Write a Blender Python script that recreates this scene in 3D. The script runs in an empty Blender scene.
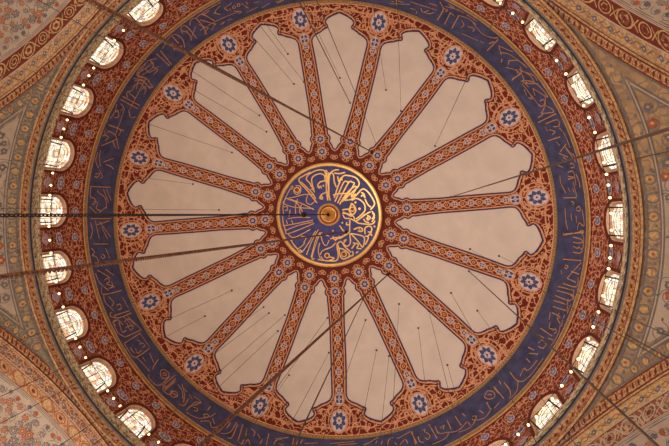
import bpy, bmesh, math, random
from mathutils import Vector, Matrix
PI = math.pi
C = bpy.context.scene.collection
rnd = random.Random(7)
Z0 = 1.6                      # eye height above the hall floor; all heights below are above the eye
RS, HC = 12.273, 29.814       # dome sphere radius, centre height
PH = math.radians(-94.7217)   # first painted rib
PW = math.radians(-127.5703)  # first window
SEC = 2 * PI / 16
WSEC = 2 * PI / 28

# ------------------------------------------------------------------ materials
def lin(c):
    return tuple((x / 255 / 12.92 if x <= 10 else ((x / 255 + .055) / 1.055) ** 2.4) for x in c)
def mat(name, rgb, rough=.85, metal=0., var=.12, scale=3., rgb2=None, emit=0., spec=.3):
    m = bpy.data.materials.new(name); m.use_nodes = True
    nt = m.node_tree; n = nt.nodes; b = n['Principled BSDF']
    tc = n.new('ShaderNodeTexCoord'); no = n.new('ShaderNodeTexNoise')
    no.inputs['Scale'].default_value = scale; no.inputs['Detail'].default_value = 5
    nt.links.new(tc.outputs['Object'], no.inputs['Vector'])
    mx = n.new('ShaderNodeMix'); mx.data_type = 'RGBA'
    a = lin(rgb); d = lin(rgb2) if rgb2 else tuple(x * (1 - 2.2 * var) for x in a)
    a2 = a if rgb2 else tuple(min(1, x * (1 + var)) for x in a)
    mx.inputs[6].default_value = (*a2, 1); mx.inputs[7].default_value = (*d, 1)
    rp = n.new('ShaderNodeMapRange'); rp.inputs[1].default_value = .35; rp.inputs[2].default_value = .7
    nt.links.new(no.outputs['Fac'], rp.inputs[0]); nt.links.new(rp.outputs[0], mx.inputs[0])
    nt.links.new(mx.outputs[2], b.inputs['Base Color'])
    b.inputs['Roughness'].default_value = rough; b.inputs['Metallic'].default_value = metal
    b.inputs['Specular IOR Level'].default_value = spec
    if emit:
        b.inputs['Emission Color'].default_value = (*a, 1); b.inputs['Emission Strength'].default_value = emit
    return m
M = {}
def net(name, line, fill, scale, width, warp=.5, soft=.03, fill2=None, rough=.85):
    """painted tendrils: curling lines around irregular cells of ground colour"""
    m = mat(name, fill, rough, 0., .1, scale * .6, fill2); nt = m.node_tree; n = nt.nodes; b = n['Principled BSDF']
    src = b.inputs['Base Color'].links[0].from_socket
    tc = n.new('ShaderNodeTexCoord'); no = n.new('ShaderNodeTexNoise'); no.inputs['Scale'].default_value = scale * .9; no.inputs['Detail'].default_value = 2
    nt.links.new(tc.outputs['Object'], no.inputs['Vector'])
    sb = n.new('ShaderNodeVectorMath'); sb.operation = 'SUBTRACT'; sb.inputs[1].default_value = (.5, .5, .5); nt.links.new(no.outputs['Color'], sb.inputs[0])
    sl = n.new('ShaderNodeVectorMath'); sl.operation = 'SCALE'; sl.inputs['Scale'].default_value = warp * 2 / scale; nt.links.new(sb.outputs[0], sl.inputs[0])
    ad = n.new('ShaderNodeVectorMath'); ad.operation = 'ADD'; nt.links.new(tc.outputs['Object'], ad.inputs[0]); nt.links.new(sl.outputs[0], ad.inputs[1])
    v = n.new('ShaderNodeTexVoronoi'); v.feature = 'DISTANCE_TO_EDGE'; v.inputs['Scale'].default_value = scale; nt.links.new(ad.outputs[0], v.inputs['Vector'])
    mr = n.new('ShaderNodeMapRange'); mr.inputs[1].default_value = width; mr.inputs[2].default_value = width + soft; nt.links.new(v.outputs['Distance'], mr.inputs[0])
    mx = n.new('ShaderNodeMix'); mx.data_type = 'RGBA'; mx.inputs[6].default_value = (*lin(line), 1)
    nt.links.new(mr.outputs[0], mx.inputs[0]); nt.links.new(src, mx.inputs[7]); nt.links.new(mx.outputs[2], b.inputs['Base Color'])
    return m
M['cream'] = mat('cream_plaster', (214, 194, 176), var=.035, scale=1.2)
M['red'] = mat('red_ground', (112, 44, 26), var=.1, scale=6)
M['arabesque'] = net('red_ground_with_tendrils', (212, 148, 106), (112, 34, 18), 2.7, .042, .62)
M['drumred'] = net('drum_red_with_tendrils', (208, 144, 106), (120, 38, 22), 4.0, .05, .62)
M['peach'] = mat('peach_scroll', (218, 152, 110), var=.1, scale=8)
M['navy'] = mat('navy_line', (66, 52, 82))
M['blue'] = mat('blue_ground', (70, 68, 96), var=.16, scale=2.5)
M['mblue'] = mat('medallion_blue', (70, 68, 124), var=.15, scale=4, rough=.5)
M['petalblue'] = mat('petal_blue', (80, 80, 112), var=.1)
M['bloomblue'] = mat('pale_blue_bloom', (124, 116, 142), var=.1)
M['pale'] = mat('pale_bloom', (214, 190, 186), var=.05)
M['lilac'] = mat('lilac_bloom', (182, 150, 172), var=.1, scale=9)
M['gold'] = mat('gold_leaf', (240, 190, 112), rough=.38, metal=.9, var=.04)
M['goldpaint'] = mat('gold_paint', (206, 150, 94), rough=.6, var=.15, scale=5)
M['olive'] = mat('olive_gold', (168, 128, 80), var=.22, scale=14, rgb2=(118, 88, 58))
M['leafband'] = net('leaf_band', (128, 118, 106), (228, 202, 156), 5, .05, .6, .05, (204, 182, 142))
M['groove'] = mat('groove_dark', (48, 40, 44))
M['orange'] = net('orange_guilloche', (132, 70, 44), (182, 132, 84), 6.5, .06, .6, .06)
M['darkred'] = mat('dark_red', (104, 36, 22), var=.1)
M['greygreen'] = net('grey_green_ground', (110, 94, 78), (160, 132, 94), 4.5, .05, .6, .06, (130, 112, 88))
M['ochre'] = mat('ochre_bloom', (178, 136, 86), var=.18, scale=9)
M['greyblue'] = mat('grey_blue_line', (106, 96, 92), var=.1)
M['brownred'] = net('brown_red_band', (172, 128, 92), (122, 68, 44), 4.6, .035, .6, .05)
M['lettergold'] = mat('gold_letters', (186, 130, 86), rough=.6, var=.12, scale=5)
M['tan'] = net('tan_stone', (142, 104, 72), (178, 136, 92), 5, .03, .6, .08)
M['panel'] = mat('panel_cream', (164, 140, 116), var=.06, scale=2)
M['rust'] = mat('rust_bloom', (150, 78, 48), var=.12, scale=6)
M['bluegrey'] = mat('blue_grey_bloom', (96, 88, 90), var=.12, scale=6)
M['surround'] = mat('window_surround', (214, 174, 140), var=.08, scale=5)
M['lead'] = mat('lead_bar', (140, 130, 118), rough=.6)
M['iron'] = mat('dark_iron', (52, 36, 32), rough=.6, metal=.5)
M['rope'] = mat('brown_rope', (112, 70, 50), rough=.9, var=.3, scale=20)
M['wire'] = mat('wire', (84, 62, 50), rough=.6, metal=.3)
M['brass'] = mat('brass', (170, 112, 60), rough=.4, metal=.8)
M['bulb'] = mat('glowing_bulb', (255, 214, 150), rough=.3, emit=3)
M['dot'] = mat('hook_hole', (84, 62, 50))
M['redgem'] = mat('red_drop', (150, 62, 40))
M['stone'] = mat('hall_stone', (196, 180, 160), var=.1)

def weathered():
    m = net('weathered_ground', (128, 102, 80), (170, 130, 86), 2.6, .03, .9, .12, (126, 98, 68)); return m
M['weathered'] = weathered()

def glass_mat():
    m = bpy.data.materials.new('stained_daylit_glass'); m.use_nodes = True
    nt = m.node_tree; n = nt.nodes; b = n['Principled BSDF']
    tc = n.new('ShaderNodeTexCoord'); v = n.new('ShaderNodeTexVoronoi'); v.inputs['Scale'].default_value = 5.2
    nt.links.new(tc.outputs['Object'], v.inputs['Vector'])
    hs = n.new('ShaderNodeSeparateColor'); nt.links.new(v.outputs['Color'], hs.inputs[0])
    cr = n.new('ShaderNodeValToRGB'); cr.color_ramp.interpolation = 'CONSTANT'
    els = cr.color_ramp.elements
    cols = [(0, (255, 252, 236)), (.3, (236, 212, 168)), (.5, (255, 246, 230)), (.62, (214, 160, 124)), (.72, (226, 222, 186)), (.84, (200, 172, 164))]
    els[0].position = 0; els[0].color = (*lin(cols[0][1]), 1); els[1].position = cols[1][0]; els[1].color = (*lin(cols[1][1]), 1)
    for p_, c_ in cols[2:]:
        e = els.new(p_); e.color = (*lin(c_), 1)
    nt.links.new(hs.outputs[0], cr.inputs[0])
    ve = n.new('ShaderNodeTexVoronoi'); ve.feature = 'DISTANCE_TO_EDGE'; ve.inputs['Scale'].default_value = 5.2
    nt.links.new(tc.outputs['Object'], ve.inputs['Vector'])
    mr = n.new('ShaderNodeMapRange'); mr.inputs[1].default_value = .02; mr.inputs[2].default_value = .07; mr.inputs[3].default_value = .42
    nt.links.new(ve.outputs['Distance'], mr.inputs[0])
    mu = n.new('ShaderNodeMix'); mu.data_type = 'RGBA'; mu.blend_type = 'MULTIPLY'; mu.inputs[0].default_value = 1
    nt.links.new(cr.outputs[0], mu.inputs[6]); nt.links.new(mr.outputs[0], mu.inputs[7])
    nt.links.new(mu.outputs[2], b.inputs['Base Color']); nt.links.new(mu.outputs[2], b.inputs['Emission Color'])
    b.inputs['Emission Strength'].default_value = GLASS
    b.inputs['Roughness'].default_value = .2
    return m
GLASS = 1.0
M['glass'] = glass_mat()

# ------------------------------------------------------------------ mesh helper
class MB:
    """collects faces with material names, then links them as ONE mesh object"""
    def __init__(s): s.v = []; s.f = []; s.m = []; s.mats = []
    def mi(s, name):
        if name not in s.mats: s.mats.append(name)
        return s.mats.index(name)
    def quad_strip(s, L, Rr, name, close=False):
        b = len(s.v); n = len(L); k = s.mi(name)
        for a, c in zip(L, Rr): s.v += [a, c]
        for i in range(n if close else n - 1):
            j = (i + 1) % n
            s.f.append((b + 2 * i, b + 2 * i + 1, b + 2 * j + 1, b + 2 * j)); s.m.append(k)
    def grid(s, rows, name):
        b = len(s.v); w = len(rows[0]); k = s.mi(name)
        for r in rows: s.v += r
        for i in range(len(rows) - 1):
            for j in range(w - 1):
                a = b + i * w + j
                s.f.append((a, a + 1, a + w + 1, a + w)); s.m.append(k)
    def poly(s, pts, name):
        b = len(s.v); s.v += pts; s.f.append(tuple(range(b, b + len(pts)))); s.m.append(s.mi(name))
    def tube(s, path, r, name, n=6, cap=True):
        k = s.mi(name); b = len(s.v); N = len(path)
        rr = r if isinstance(r, (list, tuple)) else [r] * N
        for i, p in enumerate(path):
            p = Vector(p); t = (Vector(path[min(i + 1, N - 1)]) - Vector(path[max(i - 1, 0)])).normalized()
            a = t.orthogonal().normalized() if abs(t.z) > .99 else t.cross(Vector((0, 0, 1))).normalized()
            c = t.cross(a)
            for q in range(n):
                an = 2 * PI * q / n
                s.v.append(p + (a * math.cos(an) + c * math.sin(an)) * rr[i])
        for i in range(N - 1):
            for q in range(n):
                q2 = (q + 1) % n
                s.f.append((b + i * n + q, b + i * n + q2, b + (i + 1) * n + q2, b + (i + 1) * n + q)); s.m.append(k)
        if cap:
            s.f.append(tuple(b + q for q in range(n))[::-1]); s.m.append(k)
            s.f.append(tuple(b + (N - 1) * n + q for q in range(n))); s.m.append(k)
    def lathe(s, prof, name, c=(0, 0, 0), n=24):
        rows = [[Vector((c[0] + r * math.cos(2 * PI * q / n), c[1] + r * math.sin(2 * PI * q / n), c[2] + z)) for q in range(n + 1)] for r, z in prof]
        s.grid(rows, name)
    def box(s, c, ax, name):
        c = Vector(c); A, B, D = [Vector(x) for x in ax]; b = len(s.v); k = s.mi(name)
        for i in (-1, 1):
            for j in (-1, 1):
                for l in (-1, 1): s.v.append(c + A * i + B * j + D * l)
        for f in ((0, 1, 3, 2), (4, 6, 7, 5), (0, 4, 5, 1), (2, 3, 7, 6), (0, 2, 6, 4), (1, 5, 7, 3)):
            s.f.append(tuple(b + x for x in f)); s.m.append(k)
    def build(s, name, parent=None, smooth=False, origin=None):
        o_ = Vector(origin) if origin is not None else Vector((0, 0, 0))
        me = bpy.data.meshes.new(name); me.from_pydata([Vector(x) - o_ for x in s.v], [], s.f)
        for k in s.mats: me.materials.append(M[k])
        me.polygons.foreach_set('material_index', s.m)
        if smooth: me.polygons.foreach_set('use_smooth', [True] * len(s.f))
        me.update()
        ob = bpy.data.objects.new(name, me); C.objects.link(ob); ob.location = o_
        if parent:
            ob.parent = parent
            if origin is None: ob.location = -parent.location
        return ob
def tag(o, label=None, cat=None, group=None, kind=None):
    if label: o['label'] = label
    if cat: o['category'] = cat
    if group: o['group'] = group
    if kind: o['kind'] = kind
    return o
def empty(name, loc=(0, 0, 0)):
    o = bpy.data.objects.new(name, None); C.objects.link(o); o.location = loc; o.empty_display_size = .2; return o

# ------------------------------------------------------------------ surfaces: (u, v, off) -> point; off lifts toward the hall
def dome_pt(th, r, off=0.):
    R = RS - off; k = R / RS
    return Vector((r * k * math.cos(th), r * k * math.sin(th), Z0 + HC + k * math.sqrt(max(RS * RS - r * r, 0))))
def dome_chart(th0):
    """u metres across, v = plan radius, about the azimuth th0"""
    return lambda u, v, off=0.: dome_pt(th0 + u / max(v, .05), v, off)
# drum profile below the dome (height -> radius)
DR = [(34.53, 11.333), (34.2, 11.42), (33.6, 11.54), (32.8, 11.62), (31.8, 11.60), (30.8, 11.50), (30.2, 11.43)]
def drum_r(z):
    if z >= DR[0][0]: return DR[0][1]
    for (a, ra), (b, rb) in zip(DR, DR[1:]):
        if z >= b: return ra + (rb - ra) * (a - z) / (a - b)
    return DR[-1][1]
def drum_chart(th0):
    def f(u, v, off=0.):
        r = drum_r(v) - off; th = th0 + u / 11.55
        return Vector((r * math.cos(th), r * math.sin(th), Z0 + v))
    return f
# pendentives: sphere cut by the four arch planes
AD, AR, ATOP = 11.8, 10.5, 28.8
PM = .66; PZ = ATOP - AR; PR = math.hypot(AD, AR)
def pend_pt(th, z, off=0.):
    R = PR - off; s = (z - PZ) / PR
    r = R * math.sqrt(max(1 - s * s, 0))
    return Vector((r * math.cos(th), r * math.sin(th), Z0 + PZ + R * s))
def pend_r(z): return math.sqrt(max(PR * PR - (z - PZ) ** 2, 0))
ARCH = {'tl': (-135, .41), 'bl': (135, .13), 'tr': (-45, .24), 'br': (45, -.06)}
def soffit_chart(key):
    a = math.radians(ARCH[key][0]); U = Vector((math.cos(a), math.sin(a), 0)); V = Vector((-math.sin(a), math.cos(a), 0))
    D2 = 12.75 + ARCH[key][1] * .7; R2 = 8.1; T2 = 28.55
    def P(al, t):
        D = AD + (D2 - AD) * t; R = AR + (R2 - AR) * t; T = ATOP + (T2 - ATOP) * t
        return U * D + V * (R * math.sin(al)) + Vector((0, 0, Z0 + T - R + R * math.cos(al)))
    def f(u, v, off=0.):
        al = u / 9.5; p = P(al, v)
        if off:
            n = (P(al + .01, v) - P(al - .01, v)).cross(P(al, v + .01) - P(al, v - .01)).normalized()
            if n.dot(Vector((0, 0, Z0 + 15)) - p) < 0: n = -n
            p = p + n * off
        return p
    return f, P, (U, V, D2, R2, T2)

def ribbon(mb, chart, pts, w, name, off=.02, sv=1.0, close=False):
    """flat painted stroke through 2D chart points; w may be a list; sv = metres of v per metre of surface"""
    n = len(pts); L = []; R_ = []
    for i, (x, y) in enumerate(pts):
        a = pts[(i - 1) % n] if close else pts[max(i - 1, 0)]; b = pts[(i + 1) % n] if close else pts[min(i + 1, n - 1)]
        dx, dy = b[0] - a[0], (b[1] - a[1]) / sv; d = math.hypot(dx, dy) or 1
        ww = (w[i] if isinstance(w, (list, tuple)) else w) / 2
        nx, ny = -dy / d * ww, dx / d * ww * sv
        L.append(chart(x + nx, y + ny, off)); R_.append(chart(x - nx, y - ny, off))
    mb.quad_strip(L, R_, name, close)
def disc(mb, chart, c, r, name, off=.02, n=12, sv=1.0, ph=0., lob=0., nl=6):
    pts = []
    for i in range(n):
        a = 2 * PI * i / n + ph; rr = r * (1 + lob * math.cos(nl * (a - ph)))
        pts.append(chart(c[0] + rr * math.cos(a), c[1] + rr * math.sin(a) * sv, off))
    mb.poly(pts, name)
def ring(mb, chart, c, r, w, name, off=.02, n=16, sv=1.0):
    L = []; R_ = []
    for i in range(n):
        a = 2 * PI * i / n
        for q, rr in ((L, r - w / 2), (R_, r + w / 2)): q.append(chart(c[0] + rr * math.cos(a), c[1] + rr * math.sin(a) * sv, off))
    mb.quad_strip(L, R_, name, True)
def blob(mb, chart, c, a, l, w, name, off=.02, sv=1.0):
    """leaf / petal: pointed oval at angle a"""
    ca, sa = math.cos(a), math.sin(a); P = []
    for x, y in ((0, 0), (.3, .5), (.65, .42), (1, 0), (.65, -.42), (.3, -.5)):
        x *= l; y *= w; P.append(chart(c[0] + x * ca - y * sa, c[1] + (x * sa + y * ca) * sv, off))
    mb.poly(P, name)
def rosette(mb, chart, c, r, off=.03, sv=1.0, n=7, ph=0., petal='petalblue', rim='peach'):
    disc(mb, chart, c, r, rim, off, 18, sv); st = .008 + .07 * r * r; off += st - .008
    for i in range(n):
        a = 2 * PI * i / n + ph
        blob(mb, chart, (c[0] + .28 * r * math.cos(a), c[1] + .28 * r * math.sin(a) * sv), a, .64 * r, (.62 if r > .3 else .8) * r * 6 / max(n, 6), petal, off + .008, sv)
    disc(mb, chart, c, (.36 if r > .3 else .24) * r, 'pale', off + .014, 8, sv); disc(mb, chart, c, .12 * r, 'darkred', off + .022, 6, sv)
def curl(c, R, turns, a0, sgn, n=9, tail=.0):
    pts = []
    for i in range(n):
        t = i / (n - 1); rr = R * (1 - .78 * t); a = a0 + sgn * turns * 2 * PI * t
        pts.append((c[0] + rr * math.cos(a), c[1] + rr * math.sin(a)))
    return pts
def scrolls(mb, charts, inside, box, sp, w, name, off=.02, sv=1.0, seed=1, R=None, leaf=True, extra=None):
    """fills a region with spiral tendrils and leaves, the same in every chart"""
    rg = random.Random(seed); x0, x1, y0, y1 = box; R = R or sp * .52; j = 0; y = y0
    while y <= y1:
        x = x0 + (sp * .5 if j % 2 else 0)
        while x <= x1:
            c = (x + rg.uniform(-.12, .12) * sp, y + rg.uniform(-.12, .12) * sp * sv)
            a0 = rg.uniform(0, 2 * PI); sg = rg.choice((-1, 1)); la = rg.uniform(0, 2 * PI)
            if inside(*c):
                nt = rg.uniform(.5, .8)
                p = [(c[0] + a, c[1] + b * sv) for a, b in curl((0, 0), R * 1.35, nt, a0, sg, 8)]
                p = [q for q in p if inside(*q)]
                for ch in charts:
                    if len(p) > 2: ribbon(mb, ch, p, [w * (.5 + .9 * i / len(p)) for i in range(len(p))], name, off, sv)
                for k_ in range(3 if leaf else 0):
                    l2 = la + k_ * 2.2
                    q = (c[0] + R * .75 * math.cos(l2), c[1] + R * .75 * math.sin(l2) * sv)
                    q2 = (c[0] + R * 1.75 * math.cos(l2 + .5), c[1] + R * 1.75 * math.sin(l2 + .5) * sv)
                    if inside(*q) and inside(*q2):
                        for ch in charts: blob(mb, ch, q, l2 + .9, R * 1.1, R * .42, name, off + .003, sv)
            x += sp
        y += sp * .87 * sv; j += 1

# ------------------------------------------------------------------ the painted dome
ceiling = tag(empty('ceiling', (0, 0, Z0 + 29)), 'great painted dome of the mosque seen from below with sixteen cream petals', None, None, 'structure')
ceiling['category'] = 'dome'
def arc_band(mb, r0, r1, name, off=0., n=224, steps=3):
    rows = [[dome_pt(2 * PI * i / n, r0 + (r1 - r0) * k / steps, off) for i in range(n + 1)] for k in range(steps + 1)]
    mb.grid(rows, name)
mb = MB(); arc_band(mb, .02, 8.9, 'red', 0, 160, 20); arc_band(mb, 8.9, 10.25, 'arabesque', 0, 160, 3); mb.build('dome_shell', ceiling, True)
# outer shell of masonry gives the dome its thickness
mb = MB(); rows = []
for k in range(26):
    a = PI / 2 * k / 25 * .93 + .002
    rows.append([Vector(((RS + .7) * math.sin(a) * math.cos(2 * PI * i / 96), (RS + .7) * math.sin(a) * math.sin(2 * PI * i / 96), Z0 + HC + (RS + .7) * math.cos(a))) for i in range(97)])
mb.grid(rows, 'stone'); mb.build('outer_shell', ceiling, True)

# petal outline: half width in metres against plan radius
PET = [(3.56, 0), (3.62, .07), (3.70, .13), (3.80, .17), (3.90, .25), (3.97, .31), (4.06, .30), (4.13, .27), (4.24, .30), (4.34, .40), (4.42, .44), (4.55, .45), (4.70, .50),
       (5.2, .62), (5.86, .775), (6.5, .895), (7.37, 1.07), (8.0, 1.2), (8.5, 1.31), (8.75, 1.37), (8.9, 1.38), (9.02, 1.33), (9.11, 1.2), (9.17, 1.06), (9.21, .94), (9.27, .85),
       (9.34, .72), (9.38, .6), (9.42, .58), (9.47, .6), (9.54, .66), (9.6, .7), (9.67, .66), (9.74, .57), (9.80, .44), (9.85, .32), (9.89, .2), (9.92, .1), (9.95, 0)]
def petal_w(r):
    if r <= PET[0][0] or r >= PET[-1][0]: return 0
    for (a, wa), (b, wb) in zip(PET, PET[1:]):
        if r <= b: return wa + (wb - wa) * (r - a) / (b - a)
    return 0
def densify(pts, mx=.25):
    out = [pts[0]]
    for a, b in zip(pts, pts[1:]):
        n = max(1, int(math.dist(a, b) / mx + .99))
        out += [(a[0] + (b[0] - a[0]) * i / n, a[1] + (b[1] - a[1]) * i / n) for i in range(1, n + 1)]
    return out
def offset_outline(pts, d):
    n = len(pts); out = []
    for i in range(n):
        a, b = pts[(i - 1) % n], pts[(i + 1) % n]; dx, dy = b[0] - a[0], b[1] - a[1]; l = math.hypot(dx, dy) or 1
        out.append((pts[i][0] + dy / l * d, pts[i][1] - dx / l * d))
    return out
half = densify([(w, r) for r, w in PET])
outline = half + [(-x, y) for x, y in reversed(half[1:-1])]
def build_petal(idx, first=None):
    th = PH + SEC * (idx + .5)
    if first:
        o = first.copy(); C.objects.link(o); o.parent = ceiling; o.matrix_parent_inverse = Matrix.Identity(4)
        o.location = -ceiling.location; o.rotation_euler.z = SEC * idx; return o
    ch = dome_chart(th); mb = MB()
    rows = []
    for x, y in half:
        rows.append([ch(x * k / 4, y, .02) for k in range(-4, 5)])
    mb.grid(rows, 'cream')
    ribbon(mb, ch, outline, .055, 'navy', .03, 1., True)
    ribbon(mb, ch, offset_outline(outline, .075), .06, 'peach', .026, 1., True)
    ribbon(mb, ch, offset_outline(outline, .125), .035, 'darkred', .028, 1., True)
    ribbon(mb, ch, offset_outline(outline, -.06), .035, 'pale', .026, 1., True)
    o = mb.build('plaster_petal', ceiling)
    o.location = -ceiling.location
    return o
p0 = build_petal(0)
for i in range(1, 16): build_petal(i, p0)

def gap(v): return v * SEC / 2 - petal_w(v)          # half width of the red field about a rib
def build_rib(idx, first=None):
    th = PH + SEC * idx
    if first:
        fr, ro = first
        o = fr.copy(); C.objects.link(o); o.parent = ceiling; o.location = -ceiling.location; o.rotation_euler.z = SEC * idx
        for q in ro:
            c = q.copy(); C.objects.link(c); c.parent = o; c.location = (0, 0, 0)
        return
    ch = dome_chart(th); mb = MB()
    # interlaced chain along the rib
    y0, y1, per = 4.45, 8.85, .63
    N = int((y1 - y0) / per) * 12
    for sg in (-1, 1):
        ribbon(mb, ch, [(sg * .155 * math.sin(PI * (i / 6) + .3), y0 + (y1 - y0) * i / N) for i in range(N + 1)], .055, 'peach', .025)
        ribbon(mb, ch, [(sg * (.19 + .035 * math.cos(2 * PI * (i / 6))), y0 + (y1 - y0) * i / N) for i in range(N + 1)], .035, 'peach', .022)
    k = 0; y = y0 + per / 4
    dy = (y1 - y0) / (N / 6)
    for k in range(int(N / 6)):
        y = y0 + dy * (k + .5 - .095)
        if k % 2: rosette(mb, ch, (0, y), .125, .034, 1., 4, PI / 4, 'petalblue', 'pale')
        else:
            disc(mb, ch, (0, y), .075, 'peach', .034, 8); disc(mb, ch, (0, y), .035, 'red', .042, 6)
        for sg in (-1, 1):
            blob(mb, ch, (sg * .1, y + dy * .5), (PI / 2 + sg * .9), .12, .07, 'peach', .03)
    # scrolls in the broad field by the rosette, mirrored
    def inside(u, v):
        if v > 10.2 or v < 8.9: return False
        if math.hypot(u, v - 9.79) < .42 or math.hypot(u, v - 9.0) < .24: return False
        return 0.0 <= u < min(gap(v) - .13, v * SEC / 2)
    mir = lambda u, v, off=0.: ch(-u, v, off)
    scrolls(mb, (ch, mir), inside, (.1, 2.0, 8.95, 10.2), .62, .075, 'peach', .022, 1., 5, .13, False)
    for r_, a in ((.5, .25), (.66, .0)):
        pts = [(r_ * math.cos(t), 9.79 + r_ * math.sin(t)) for t in [a + (PI - 2 * a) * i / 16 - PI * .5 for i in range(17)]]
        pts = [q for q in pts if q[1] < 10.2 and gap(q[1]) - .1 > q[0]]
        for c_ in (ch, mir): ribbon(mb, c_, pts, .045, 'peach', .024)
    for c_ in (ch, mir):
        for pts in ([(.0, 10.18), (.3, 10.05), (.7, 10.0), (1.1, 10.02), (1.5, 10.1), (1.9, 10.02)], [(.1, 9.2), (.3, 9.25), (.5, 9.42), (.8, 9.38), (1.05, 9.5)]):
            ribbon(mb, c_, densify(pts, .12), .05, 'peach', .027)
        for x in (.75, 1.05, 1.4, 1.7): rosette_small(mb, c_, (x, 10.0 if x > 1.2 else 9.75), .07)
    rib = mb.build('painted_rib', ceiling); rib.location = -ceiling.location
    subs = []
    for nm, c_, r_, n_ in (('rosette', (0, 9.79), .37, 8), ('rosette', (0, 9.0), .21, 4), ('rosette', (0, 4.13), .2, 6), ('rosette', (0, 3.45), .2, 6)):
        m2 = MB(); rosette(m2, ch, c_, r_, .034, 1., n_, PI / n_, 'petalblue', 'pale')
        ring(m2, ch, c_, r_ + .035, .05, 'peach', .03)
        if r_ == .2:
            for i in range(8): 
                a = 2 * PI * i / 8 + .39; ring(m2, ch, (c_[0] + .31 * math.cos(a), c_[1] + .31 * math.sin(a)), .075, .035, 'peach', .027, 8)
        s_ = m2.build(nm, rib); s_.location = (0, 0, 0); subs.append(s_)
    return rib, subs
def rosette_small(mb, ch, c, r): disc(mb, ch, c, r, 'peach', .03, 8); disc(mb, ch, c, r * .5, 'darkred', .036, 6)
rib0 = build_rib(0)
for i in range(1, 16): build_rib(i, rib0)
# scalloped painted ring around the medallion
mb = MB()
for i in range(32):
    ch = dome_chart(PH + SEC * i / 2)
    if i % 2: 
        for x in (-.1, .1): ring(mb, ch, (x, 3.17), .09, .04, 'peach', .02, 8)
    ring(mb, ch, (0, 3.12), .1, .04, 'peach', .022, 8)
ring_o = mb.build('scalloped_ring', ceiling)

# ------------------------------------------------------------------ medallion at the crown
med = tag(empty('medallion', dome_pt(0, 0)), 'round blue medallion with gold calligraphy at the crown of the dome', 'medallion')
mb = MB(); arc_band(mb, .3, 2.66, 'mblue', .05, 96, 6); mb.build('disc', med, True)
mb = MB()
arc_band(mb, 2.64, 2.69, 'olive', .075, 96, 1); arc_band(mb, 2.69, 2.78, 'gold', .09, 96, 2); arc_band(mb, 2.78, 2.85, 'goldpaint', .085, 96, 1); arc_band(mb, 2.85, 2.92, 'darkred', .06, 96, 1)
o = mb.build('rim', med, True); o['label'] = 'gold rim'
mb = MB(); bz = Z0 + HC + RS
mb.lathe([(.62, -.02), (.62, -.10), (.54, -.13), (.50, -.10)], 'goldpaint', (0, 0, bz), 40)
mb.lathe([(.50, -.08), (.44, -.08)], 'redgem', (0, 0, bz), 40)
mb.lathe([(.44, -.06), (.43, -.14), (.37, -.18), (.33, -.13)], 'gold', (0, 0, bz), 40)
mb.lathe([(.34, -.10), (.27, -.14), (.22, -.20), (.14, -.22), (.10, -.34), (.05, -.42), (.005, -.44)], 'gold', (0, 0, bz), 32)
o = mb.build('boss', med, True); o['label'] = 'gold boss in the middle'

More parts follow.
